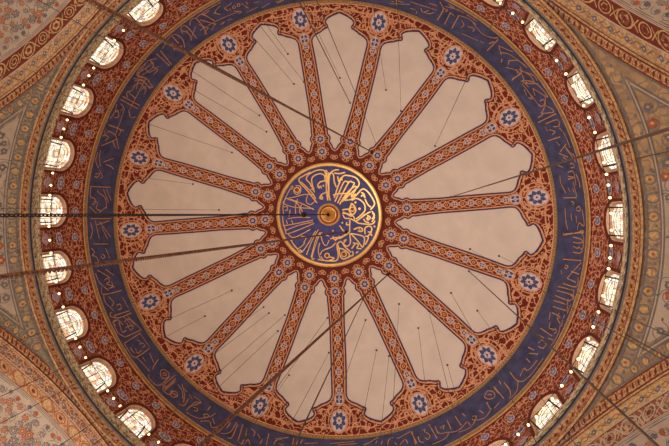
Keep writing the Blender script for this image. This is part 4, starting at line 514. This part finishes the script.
def norm(a): return (a + PI) % (2 * PI) - PI
win = []
def build_window(i):
    th = PW - WSEC * i; ch = drum_chart(th)
    org = ch(0, WB)
    mb = MB()
    # outline of the opening and of the glass behind it
    def outl(hw, zb, zt, zs, n=14):
        up = [(-hw, zb + (zs - zb) * k / 4) for k in range(4)]
        ar = [(hw * math.sin(PI / 2 * (k / n)), 0) for k in range(-n, n + 1)]
        ar = [(x, arch_top(x, hw, zt, zs)) for x, _ in ar]
        dn = [(hw, zb + (zs - zb) * k / 4) for k in range(3, -1, -1)]
        return up + ar + dn
    A = outl(WH, WB, WT, WS_); B = outl(WH - .09, WB + .02, WT - .1, WS_)
    AO = outl(WH + .12, WB, WT + .16, WS_)
    L = [ch(*q) for q in A]; G = [ch(q[0], q[1], -.2) for q in B]
    mb.quad_strip(L, G, 'surround', True)
    mb.quad_strip([ch(*q, .03) for q in A], [ch(*q, .03) for q in AO], 'darkred')
    mb.quad_strip([ch(*q, .0) for q in A], [ch(*q, .03) for q in A], 'darkred')
    fr = mb.build('window_%d' % (i + 1), None, False, org); fr['kind'] = 'structure'
    # glass
    m2 = MB(); cpt = ch(0, (WB + WT) / 2, -.42); cols = 10
    hw = WH - .09
    for k in range(cols):
        a = hw * math.sin(PI / 2 * (2 * k / cols - 1)); b = hw * math.sin(PI / 2 * (2 * (k + 1) / cols - 1))
        za, zb_ = arch_top(a, hw, WT - .1, WS_), arch_top(b, hw, WT - .1, WS_)
        m2.grid([[ch(a, WB + .03 + (za - WB - .03) * j / 6, -.18), ch(b, WB + .03 + (zb_ - WB - .03) * j / 6, -.18)] for j in range(7)], 'glass')
    g = m2.build('glass', fr, False, org); g.location = (0, 0, 0)
    # lattice
    m3 = MB()
    def bar(pts, r=.017): m3.tube([ch(x, z, -.15) for x, z in pts], r, 'lead', 4, False)
    for x in (-.36, -.12, .12, .36):
        bar([(x, WB + .05), (x, WS_ - .1)] if abs(x) < .2 else [(x, WB + .05), (x, arch_top(x, hw, WT - .1, WS_))], .012)
    for z in (30.7, 31.3, 31.9): bar([(-hw, z), (hw, z)], .011)
    for q in (.8, .55): bar([(hw * q * math.sin(t), 32.0 + (WT - .13 - 32.0) * q * math.cos(t)) for t in [PI / 2 * (k / 6 - 1) for k in range(13)]], .013)
    m3.tube([ch(x, z, -.13) for x, z in B], .03, 'surround', 5, False)
    l = m3.build('lattice', fr, False, org); l.location = (0, 0, 0)
    return fr
for i in range(28):
    w = build_window(i); th = norm(PW - WSEC * i)
    w['label'] = 'arched stained glass window in the %s of the dome drum' % SIDE(th); w['category'] = 'window'
    ORD = ('topmost', 'second', 'third', 'fourth', 'fifth', 'sixth', 'seventh', 'eighth', 'ninth')
    if i <= 8: w['label'] = '%s arched stained glass window from the top down the left side of the drum' % ORD[i]
    elif 14 <= i <= 22: w['label'] = '%s arched stained glass window from the top down the right side of the drum' % ORD[22 - i]
    else: w['group'] = 'windows of the %s of the drum' % SIDE(th)

# ------------------------------------------------------------------ mouldings under the windows
def lathe_obj(name, prof, matn, num, label, n=168):
    mb = MB(); mb.lathe([(r, Z0 + z) for r, z in prof], matn, (0, 0, 0), n); return mb
trim = tag(empty('trim_1', (0, 0, Z0 + 29.5)), 'leaf painted cove and dark groove under the ring of windows', 'cornice', None, 'structure')
mb = lathe_obj('', [(11.44, 30.2), (11.42, 30.1), (11.40, 29.75), (11.36, 29.3)], 'leafband', 1, '')
for i in range(168):
    ch = lambda u, v, off=0., t=2 * PI * i / 168: Vector(((11.40 - (29.75 - v) * .09 - off) * math.cos(t + u / 11.4), (11.40 - (29.75 - v) * .09 - off) * math.sin(t + u / 11.4), Z0 + v))
    blob(mb, ch, (-.15, 29.36), .9, .3, .12, 'ochre' if i % 2 else 'greyblue', .015); blob(mb, ch, (.05, 30.0), 2.2, .26, .1, 'goldpaint' if i % 2 else 'bluegrey', .018); blob(mb, ch, (.12, 29.7), -2.2, .28, .12, 'greygreen' if i % 2 else 'ochre', .018)
    ribbon(mb, ch, [(-.2, 29.55), (-.1, 29.64), (0, 29.55), (.1, 29.44), (.2, 29.55)], .03, 'panel', .022)
mb.build('leaf_cove', trim)
mb = lathe_obj('', [(11.36, 29.3), (11.33, 29.26), (11.33, 29.22)], 'greyblue', 1, ''); mb.build('grey_fillet', trim, True)
mb = lathe_obj('', [(11.33, 29.22), (11.375, 29.16)], 'groove', 1, ''); mb.lathe([(11.375, Z0 + 29.16), (11.42, Z0 + 29.10)], 'greyblue', (0, 0, 0), 168); mb.build('groove', trim, True)
trim2 = tag(empty('trim_2', (0, 0, Z0 + 29)), 'rust orange moulding ring with a braided pattern below the dark groove', 'moulding', None, 'structure')
mb = lathe_obj('', [(11.46, 29.02), (11.52, 28.93), (11.58, 28.84)], 'orange', 1, '')
mb.lathe([(11.42, Z0 + 29.10), (11.46, Z0 + 29.02)], 'tan', (0, 0, 0), 168); mb.lathe([(11.595, Z0 + 28.82), (11.66, Z0 + 28.77), (11.70, Z0 + 28.86)], 'tan', (0, 0, 0), 168)
mb.lathe([(11.58, Z0 + 28.84), (11.595, Z0 + 28.82)], 'darkred', (0, 0, 0), 168)
for i in range(240):
    def ch(u, v, off=0., t=2 * PI * i / 240):
        r = 11.46 + v * .12 - off * 1.5; z = 29.02 - v * .18 - off * 1.5
        return Vector((r * math.cos(t + u / 11.5), r * math.sin(t + u / 11.5), Z0 + z))
    blob(mb, ch, (-.1, .2), .9, .2, .09, 'darkred', .012, 3.); blob(mb, ch, (.12, .9), -2.4, .16, .07, 'olive', .012, 3.); disc(mb, ch, (.04, .2), .03, 'panel', .014, 5, 3.)
mb.build('braided_face', trim2)

# ------------------------------------------------------------------ pendentives
ZR = 28.93
def zmin_at(d):         # d = angle from the nearer arch axis; sphere height where the arch plane cuts
    r = AD / math.cos(d); return PZ + math.sqrt(max(PR * PR - r * r, 0)) if r < PR else PZ
def pend_zplane(th, dist, side):
    """height on the pendentive sphere at azimuth th where it is `dist` in from the arch plane"""
    r = (AD - dist) / max(math.cos(side), .05)
    return r
def make_pendentive(name, mid_deg, label, weather=False):
    mid = math.radians(mid_deg)
    root = tag(empty(name, (0, 0, Z0 + 18)), label, 'pendentive', None, 'structure')
    ground = 'weathered' if weather else 'greygreen'
    keep = lambda u: not weather or u > -1.3
    mb = MB(); n = 60; rows = []
    for i in range(n + 1):
        t = -PI / 4 + PI / 2 * i / n; th = mid + t; d = PI / 4 - abs(t)
        r = AD / math.cos(d) if AD / math.cos(d) < PR else PR
        zlow = max(PZ + math.sqrt(max(PR * PR - r * r, 0)), 19.5)
        zlow = min(zlow, ZR)
        rows.append([pend_pt(th, ZR + (zlow - ZR) * k / 12) for k in range(13)])
    mb.grid(rows, ground); mb.build('plaster_face', root, True)
    def ok(th, z, m0, m1=99):
        """distance in from the nearer arch plane between m0 and m1"""
        t = norm(th - mid); d = PI / 4 - abs(t); dist = AD - pend_r(z) * math.cos(d)
        return m0 <= dist <= m1
    def ch(u, v, off=0.): return pend_pt(mid + u / 11.9, v, off)
    # along the ring: lines and ochre rounds
    mb = MB()
    def ringline(z, w, nm, m0, off=.02):
        seg = []
        for i in range(-150, 151):
            u = i * .0625
            if ok(mid + u / 11.9, z, m0): seg.append((u, z))
            else:
                if len(seg) > 1: ribbon(mb, ch, seg, w, nm, off)
                seg = []
        if len(seg) > 1: ribbon(mb, ch, seg, w, nm, off)
    ringline(28.8, .05, 'greyblue', .02); ringline(28.45, .03, 'greyblue', PM - .12); ringline(28.405, .04, 'panel', PM - .06); ringline(28.36, .03, 'greyblue', PM)
    k = 0
    for i in range(-13, 14):
        u = i * .62
        if ok(mid + u / 11.9, 28.63, .3) and keep(u):
            nm = 'ochre' if i % 2 else 'rust'
            ring(mb, ch, (u, 28.63), .17, .03, 'greyblue', .018, 16)
            disc(mb, ch, (u, 28.63), .12, 'ochre', .022, 10, 1., 0, .12, 5); disc(mb, ch, (u, 28.63), .05, nm, .03, 6)
            ring(mb, ch, (u, 28.63), .21, .015, 'panel', .014, 16)
        for z in (28.52, 28.74):
            if ok(mid + (u + .31) / 11.9, z, .35): blob(mb, ch, (u + .31, z), PI / 2, .1, .09, 'greyblue', .02)
    # along the arches: guilloche strip, lines and rounds
    for sg in (-1, 1):
        def chA(u, v, off=0.):
            """u = metres along the arch from its crown, v = metres in from the arch plane"""
            al = u / AR; R2 = math.sqrt(max(PR * PR - (AD - v) ** 2, 0)); a = mid + sg * PI / 4
            U = Vector((math.cos(a), math.sin(a), 0)); V = Vector((-math.sin(a), math.cos(a), 0)) * -sg
            kk = (PR - off) / PR
            q = U * (AD - v) + V * (R2 * math.sin(al)) + Vector((0, 0, R2 * math.cos(al)))
            return q * kk + Vector((0, 0, Z0 + PZ))
        def aok(u, v):
            R2 = math.sqrt(PR * PR - (AD - v) ** 2); return PZ + R2 * math.cos(u / AR)
        def aline(v, w, nm, zt, off=.02):
            seg = [(u * .25, v) for u in range(0, 57) if aok(u * .25, v) < zt]
            if len(seg) > 1: ribbon(mb, chA, seg, w, nm, off)
        mb.grid([[chA(u * .25, v, .012) for v in (0, .11, .23)] for u in range(0, 57)], 'orange')
        aline(.02, .03, 'darkred', 29); aline(.24, .03, 'darkred', 28.72); aline(.29, .03, 'greyblue', 28.7)
        for i in range(1, 62):
            u = i * .22
            blob(mb, chA, (u - .08, .06), .9, .18, .07, 'darkred', .022); blob(mb, chA, (u + .1, .19), -2.4, .12, .06, 'olive', .022); disc(mb, chA, (u + .03, .07), .03, 'panel', .024, 5)
        aline(PM - .1, .03, 'greyblue', 28.44); aline(PM - .05, .04, 'panel', 28.4); aline(PM, .03, 'greyblue', 28.36)
        for i in range(1, 33):
            u = i * .44 + .3
            if aok(u, .42) < 28.5 and (not weather or sg > 0):
                ring(mb, chA, (u, .42), .12, .02, 'greyblue', .018, 14); disc(mb, chA, (u, .42), .09, 'ochre', .022, 10, 1., 0, .12, 5)
                if i % 2: disc(mb, chA, (u, .42), .04, 'rust', .03, 6)
                blob(mb, chA, (u + .22, .34), PI / 2, .07, .07, 'greyblue', .02); blob(mb, chA, (u + .22, .44), PI / 2, .07, .07, 'greyblue', .02)
    mb.build('border_painting', root)
    # inner flowered field
    mb = MB(); rows = []
    for i in range(n + 1):
        t = (-PI / 4 + PI / 2 * i / n) * .999; th = mid + t; d = PI / 4 - abs(t)
        # walk down until outside margin
        zt = 28.35; col = []
        zs = [zt - k * .1 for k in range(90)]
        zs = [z for z in zs if ok(th, z, PM + .03)]
        if len(zs) < 2 or not keep(t * 11.9): continue
        z1 = min(zs); rows.append([pend_pt(th, zt + (z1 - zt) * k / 8, .01) for k in range(9)])
    if len(rows) > 1: mb.grid(rows, 'panel')
    rg = random.Random(int(mid_deg) + 5); pts = []
    for _ in range(2500):
        u = rg.uniform(-6.5, 6.5); z = rg.uniform(21.5, 28.2)
        if ok(mid + u / 11.9, z, PM + .15) and all(math.dist((u, z), q) > .3 for q in pts) and (keep(u) or rg.random() < .35): pts.append((u, z))
    for j, (u, z) in enumerate(pts):
        nm = ('bluegrey', 'bluegrey', 'rust', 'greyblue')[j % 4]; r_ = rg.uniform(.1, .17)
        disc(mb, ch, (u, z), r_, nm, .024, 12, 1., rg.random() * 6, .22, 5); disc(mb, ch, (u, z), r_ * .4, 'ochre', .032, 6)
        for q in range(2):
            a = rg.uniform(0, 6.28); p = curl((u, z), .3, .5, a, rg.choice((-1, 1)), 6)
            ribbon(mb, ch, p, .022, 'greyblue', .018); blob(mb, ch, p[0], a, .13, .06, 'bluegrey', .02)
    mb.build('flowered_field', root)
    return root
make_pendentive('wall_left', 180, 'left pendentive with ochre rounds and a flowered cream triangle')
wr = make_pendentive('wall_right', 0, 'right pendentive with worn ochre painting and a flowered cream triangle', True)
make_pendentive('wall_top', -90, 'upper pendentive beyond the top of the dome')
make_pendentive('wall_bottom', 90, 'lower pendentive beyond the bottom of the dome')

# ------------------------------------------------------------------ arches and half domes
STY = {'tl': dict(first='tan', motif='bluegrey', second='darkred', ringc='ochre', fill='tan', side='upper left'),
       'tr': dict(first='tan', motif='bluegrey', second='darkred', ringc='ochre', fill='brownred', side='upper right'),
       'bl': dict(first='brownred', motif='greyblue', second='tan', ringc='rust', fill='ochre', side='lower left'),
       'br': dict(first='ochre', motif='bluegrey', second='brownred', ringc='panel', fill='greygreen', side='lower right')}
for num, key in enumerate(('tl', 'bl', 'tr', 'br')):
    f, P, (U, V, D2, R2, T2) = soffit_chart(key); st = STY[key]
    root = tag(empty('trim_%d' % (num + 3), U * 12.5 + Vector((0, 0, Z0 + 20))), '%s great arch with painted rounds along its underside' % st['side'], 'arch', None, 'structure')
    mb = MB(); us = [9.5 * (-PI / 2 + PI * i / 80) for i in range(81)]
    mb.grid([[f(u, k / 6) for k in range(7)] for u in us], 'tan')
    mb.build('soffit', root, True)
    mb = MB()
    def stripe(v0, v1, nm, off=.012): mb.grid([[f(u, v, off) for v in (v0, (v0 + v1) / 2, v1)] for u in us], nm)
    stripe(0, .05, 'tan', .05); stripe(.05, .07, 'darkred', .03); stripe(.12, .42, st['first']); stripe(.42, .46, 'panel', .02); stripe(.46, .48, 'darkred', .025)
    stripe(.48, .9, st['second']); stripe(.9, .915, 'darkred', .02); stripe(.915, .945, 'panel', .02); stripe(.945, .96, 'greyblue', .02); stripe(.96, .985, 'panel', .025); stripe(.985, 1.0, 'darkred', .02)
    sv = .62
    rg = random.Random(num)
    for i in range(-22, 23):
        u = i * .62
        disc(mb, f, (u, .27), .11, st['motif'], .03, 10, sv, 0, .25, 4); disc(mb, f, (u, .27), .04, 'panel', .04, 6, sv)
        ribbon(mb, f, [(u + .12, .2), (u + .22, .27), (u + .34, .34), (u + .46, .3)], .035, st['motif'], .025, sv)
        ribbon(mb, f, [(u + .12, .34), (u + .25, .27), (u + .38, .2), (u + .5, .25)], .03, 'rust' if st['first'] != 'brownred' else 'ochre', .022, sv)
    for i in range(-17, 18):
        u = i * .84 + .2
        big = i % 2 == 0
        ring(mb, f, (u, .69), .32 if big else .25, .05, st['ringc'], .03, 16, sv)
        disc(mb, f, (u, .69), .21 if big else .15, st['fill'], .03, 12, sv, 0, .12, 6)
        disc(mb, f, (u, .69), .1, st['second'] if big else 'darkred', .04, 8, sv)
        for dv in (-.14, .14): ribbon(mb, f, [(u + .26, .69 + dv), (u + .42, .69 - dv * .2), (u + .56, .69 - dv)], .04, st['ringc'], .025, sv)
    mb.build('painted_bands', root)
    # half dome beyond the arch
    sd = tag(empty('wall_%s' % st['side'].replace(' ', '_'), U * D2 + Vector((0, 0, Z0 + T2 - R2))), '%s half dome, cream with scattered rust and blue-grey flowers' % st['side'], 'half dome', None, 'structure')
    def hd(u, v, off=0.):
        """u: metres around from the rim's plane direction, v: metres down from the crown"""
        al = v / R2; be = u / R2; R = R2 - off
        return U * D2 + Vector((0, 0, Z0 + T2 - R2 + R * math.cos(al))) + (U * math.cos(be) + V * math.sin(be)) * (R * math.sin(al))
    mb = MB(); mb.grid([[hd(R2 * (-PI / 2 + PI * i / 40), R2 * PI / 2 * k / 14 + .001) for i in range(41)] for k in range(15)], 'panel'); mb.build('plaster_shell', sd, True)
    # flowers near the rim, laid in plane coordinates on the half dome
    def hq(x, y, off=0.):
        """x along the rim (arch angle), y metres inward from the rim"""
        al = x / R2; R = R2 - off; c = math.sqrt(max(R * R - y * y, .01))
        return U * (D2 + y) + V * (c * math.sin(al)) + Vector((0, 0, Z0 + T2 - R2 + c * math.cos(al)))
    mb = MB(); rg = random.Random(40 + num); pts = []
    for _ in range(5000):
        x = rg.uniform(-10.5, 10.5); y = rg.uniform(.2, 3.6)
        if all(math.dist((x, y), q) > .28 for q in pts): pts.append((x, y))
    for j, (x, y) in enumerate(pts):
        nm = ('rust', 'bluegrey', 'rust', 'greyblue', 'bluegrey')[rg.randrange(5)]; r_ = rg.uniform(.1, .19)
        if y < .4: r_ = .1
        disc(mb, hq, (x, y), r_, nm, .02, 12, 1., rg.random() * 6, .2, 6)
        if r_ > .1: ring(mb, hq, (x, y), r_ * .62, .02, 'panel', .028, 10); disc(mb, hq, (x, y), r_ * .3, 'ochre', .028, 6)
        for q in range(2):
            a = rg.uniform(0, 6.28); p = curl((x, y), .25, .55, a, rg.choice((-1, 1)), 6)
            if min(q_[1] for q_ in p) > .1:
                ribbon(mb, hq, p, .02, 'bluegrey', .014)
    for yy, w_ in ((.06, .03),): ribbon(mb, hq, [(x * .3, yy) for x in range(-40, 41)], w_, 'greyblue', .012)
    mb.build('flower_painting', sd)

# ------------------------------------------------------------------ iron ring with lamps
LR, LZ = 11.1, 30.55
mb = MB()
path = [Vector((LR * math.cos(2 * PI * i / 140), LR * math.sin(2 * PI * i / 140), Z0 + LZ + .12)) for i in range(141)]
rail = tag(empty('lamp_rail', (LR, 0, Z0 + LZ + .12)), 'thin dark iron ring that carries the small lamps in front of the dome windows', 'lamp ring')
mb.tube(path, .014, 'iron', 5, False); mb.build('hoop', rail)
first = None
for i in range(56):
    th = PW + WSEC * (i / 2 + .05 * (1 if i % 2 else -1) + .25)
    mb = None
    if first is None:
        mb = MB(); a = Vector((LR, 0, 0)); 
        mb.tube([(LR - .03, 0, Z0 + LZ + .12), (11.3, 0, Z0 + LZ + .1), (11.6, 0, Z0 + LZ + .02)], .03, 'iron', 5)
        mb.tube([(LR + .02, 0, Z0 + LZ + .12), (11.25, 0, Z0 + LZ - .1), (11.58, 0, Z0 + LZ - .22)], .018, 'iron', 5)
        first = mb.build('bracket', rail); o = first
    else:
        o = first.copy(); C.objects.link(o); o.parent = rail
    o.location = -rail.location; o.rotation_euler.z = th
lamp0 = None
def lamp_label(th):
    s = SIDE(th); return 'small glowing lamp hung from the iron ring along the %s of the drum' % s
for i in range(140):
    th = PW + WSEC * (i + .5) / 5 + .01 * math.sin(i * 7.3); loc = Vector((LR * math.cos(th), LR * math.sin(th), Z0 + LZ - .085))
    if lamp0 is None:
        r_ = empty('hanging_lamp', loc)
        m1 = MB(); m1.lathe([(.004, -.11), (.035, -.09), (.05, -.045), (.045, .01), (.027, .04), (.015, .06)], 'bulb', (0, 0, 0), 10); b_ = m1.build('bulb', None, True); b_.parent = r_
        m1 = MB(); m1.lathe([(.03, .06), (.032, .10), (.012, .12), (.006, .188)], 'brass', (0, 0, 0), 8); c_ = m1.build('socket', None, True); c_.parent = r_
        lamp0 = (r_, b_, c_)
    else:
        r_ = lamp0[0].copy(); C.objects.link(r_); r_.location = loc
        for q in lamp0[1:]:
            k = q.copy(); C.objects.link(k); k.parent = r_
    s = SIDE(norm(th))
    tag(r_, lamp_label(norm(th)), 'lamp', 'lamps on the iron ring, ' + s)

# ------------------------------------------------------------------ chains, rope and wires hanging from the dome
HEAVY = [(0, 0, 41.63, -.10, -.14, 'chain', 'long dark beaded chain running left from the gold boss of the medallion', 1.),
         (.91, .94, 41.88, .80, .34, 'rope', 'thick brown twisted rope crossing the medallion and slanting down to the left', .95),
         (2.38, -3.33, 41.38, 1.37, -1.9, 'rope', 'thick brown rope crossing the upper left of the dome', .95),
         (3.08, 3.12, 41.28, 1.85, 2.07, 'rope', 'brown rope crossing the lower petals toward the bottom left', .9)]
for x, y, z, bx, by, kind, label, sc in HEAVY:
    A = Vector((x, y, Z0 + z)); B = Vector((bx, by, Z0 + 4.)); L = (B - A).length; d = (B - A).normalized()
    mb = MB(); root = tag(empty('hanging_' + kind, A), label, kind)
    if kind == 'chain':
        s = .1; n = int(L / .1); u = d.orthogonal().normalized(); v = d.cross(u)
        for i in range(n):
            c = A + d * (.22 + i * .1)
            if (c - A).length > L: break
            p, q = (u, v) if i % 2 else (v, u)
            pts = [c + d * (.066 * math.sin(t)) + p * (.022 * math.cos(t)) for t in [2 * PI * k / 8 for k in range(9)]]
            mb.tube(pts, .01, 'iron', 4, False)
    else:
        n = int(L / .03); u = d.orthogonal().normalized(); v = d.cross(u)
        for ph in (0, PI):
            pts = [A + d * (L * i / n) + (u * math.cos(i * 1.05 + ph) + v * math.sin(i * 1.05 + ph)) * .014 for i in range(n + 1)]
            mb.tube(pts, .015, 'rope', 5)
    if kind == 'chain':
        k_ = MB(); k_.lathe([(.01, .16), (.06, .13), (.10, .08), (.12, 0), (.10, -.08), (.05, -.13), (.01, -.2)], 'iron', A + d * 10.1, 12); k_.build('knot', root, True)
    mb.build('links' if kind == 'chain' else 'strands', root)
    mb = MB(); mb.lathe([(.0, .0), (.09, -.02), (.09, -.06), (.04, -.1), (.035, -.2), (.0, -.22)], 'iron', A, 10); mb.build('hook', root)
WIRES = [(6.24, -0.9, 40.35), (11.59, -1.96, 33.34), (6.93, 2.73, 39.57), (11.04, 3.96, 33.43), (5.53, -3.48, 40.2), (3.91, -5.32, 40.16), (3.19, -6.39, 39.8), (2.7, -3.53, 41.26), (1.33, -5.89, 40.5), (-1.0, -7.01, 39.84), (0.89, -7.12, 39.77), (-1.52, -6.93, 39.83), (-1.66, -8.32, 38.68), (-3.48, -5.37, 40.29), (-3.18, -4.52, 40.77), (-5.05, -3.4, 40.47), (-7.07, -1.66, 39.71), (-5.83, -0.25, 40.61), (-5.47, 3.09, 40.36), (-5.04, 4.08, 40.23), (-6.21, 5.32, 38.96), (-3.37, 4.94, 40.53), (-3.08, 5.24, 40.48), (-2.25, 5.33, 40.64), (-2.55, 6.11, 40.15), (-1.8, 8.09, 38.87), (-0.03, 5.42, 40.83), (0.11, 7.05, 39.86), (1.93, 5.43, 40.65), (2.48, 6.78, 39.74), (3.61, 4.55, 40.63), (3.09, 6.98, 39.42), (4.52, 5.6, 39.76), (5.04, 4.77, 39.94), (5.76, 7.01, 38.07), (6.09, 3.83, 39.76), (7.19, 4.52, 38.67), (7.02, 1.67, 39.74), (8.22, 1.93, 38.72), (1.79, 4.44, 41.12)]
THICK = [(6.24, -0.9), (11.59, -1.96), (6.93, 2.73), (11.04, 3.96), (1.33, -5.89), (1.79, 4.44)]
def clock(th):       # direction in the photograph: +Y is down the picture
    h = (math.degrees(th) + 90) % 360 / 30; h2 = round(h * 2) / 2; hh = int(h2) % 12 or 12
    nm = ['', 'one', 'two', 'three', 'four', 'five', 'six', 'seven', 'eight', 'nine', 'ten', 'eleven', 'twelve'][hh]
    return ('half past ' + nm) if h2 % 1 else nm + " o'clock"
taken = {}
for x, y, z in sorted(WIRES, key=lambda q: math.hypot(q[0], q[1])):
    A = Vector((x, y, Z0 + z)); B = Vector((x, y, Z0 + 3.5)); r = math.hypot(x, y); ck = clock(math.atan2(y, x))
    thick = (x, y) in THICK
    where = 'near the medallion' if r < 5.6 else 'halfway out on the dome' if r < 7.3 else 'near the outer rim' if r < 10 else 'by the windows'
    key = (ck, where); taken[key] = taken.get(key, 0) + 1
    nth = {1: '', 2: ', the outer one', 3: ', the outermost one'}[min(3, taken[key])]
    root = tag(empty('hanging_wire', A), '%s wire hooked %s, towards %s%s' % ('dark' if thick else 'thin', where, ck, nth), 'wire', 'thin wires hanging from the dome')
    mb = MB(); mb.tube([A, A.lerp(B, .5), B], .018 if thick else .008, 'wire', 4, False); mb.build('cable', root)
    mb = MB(); mb.lathe([(.0, .0), (.05, -.02), (.055, -.05), (.0, -.07)], 'dot', A, 8); mb.build('hook', root)

# ------------------------------------------------------------------ floor and light
mb = MB(); mb.grid([[Vector((x * 30, y * 30, 0)) for x in (-1, 1)] for y in (-1, 1)], 'redcarpet' if 'redcarpet' in M else 'rust')
f_ = mb.build('floor'); tag(f_, 'red carpeted hall floor', 'floor', None, 'structure')
def area(name, loc, target, size, power, col):
    l = bpy.data.lights.new(name, 'AREA'); l.shape = 'RECTANGLE'; l.size = size[0]; l.size_y = size[1]; l.energy = power; l.color = col
    o = bpy.data.objects.new(name, l); C.objects.link(o); o.location = loc
    o.rotation_euler = (Vector(target) - Vector(loc)).to_track_quat('-Z', 'Y').to_euler(); return o
# daylight through the tall lower windows of the hall, strongest on the left
area('daylight_left', (-20, 6, 11), (2, 0, 38), (16, 12), 5000, (1., .95, .92))
area('daylight_right', (20, -4, 9), (-2, 0, 36), (14, 10), 900, (1., .86, .70))
area('daylight_near', (0, 20, 10), (0, -2, 36), (14, 10), 1500, (1., .88, .76))
area('daylight_far', (0, -20, 10), (0, 2, 36), (14, 10), 2200, (1., .88, .76))
# the great ring chandelier low over the carpet
for i in range(8):
    a = 2 * PI * i / 8; l = bpy.data.lights.new('chandelier_light', 'POINT'); l.energy = 160; l.color = (1, .80, .60); l.shadow_soft_size = .5
    o = bpy.data.objects.new('chandelier_light', l); C.objects.link(o); o.location = (-1 + 5 * math.cos(a), 5 * math.sin(a), 4.5)
w = bpy.data.worlds.new('World'); bpy.context.scene.world = w; w.use_nodes = True
bg = w.node_tree.nodes['Background']; bg.inputs[0].default_value = (.95, .93, 1., 1); bg.inputs[1].default_value = .35

# ------------------------------------------------------------------ camera
cam = bpy.data.cameras.new('camera'); co = bpy.data.objects.new('camera', cam); C.objects.link(co)
R0 = Vector((0.95944948, 0., 0.28188064)); R1 = Vector((-0.02051157, 0.99734898, 0.06981613)); R2_ = Vector((-0.28113337, -0.07276686, 0.95690596))
mw = Matrix((R0, -R1, -R2_)).transposed().to_4x4(); mw.translation = Vector((3.9736, -.1698, Z0)); co.matrix_world = mw
cam.sensor_width = 36; cam.lens = 754.909 / 669 * 36; cam.shift_x = (334.5 - 182.066) / 669; cam.shift_y = -(223 - 156.378) / 669
cam.clip_start = .05; cam.clip_end = 300
sc = bpy.context.scene; sc.camera = co
sc.view_settings.view_transform = 'Standard'; sc.view_settings.look = 'None'; sc.view_settings.exposure = .32; sc.view_settings.gamma = 1
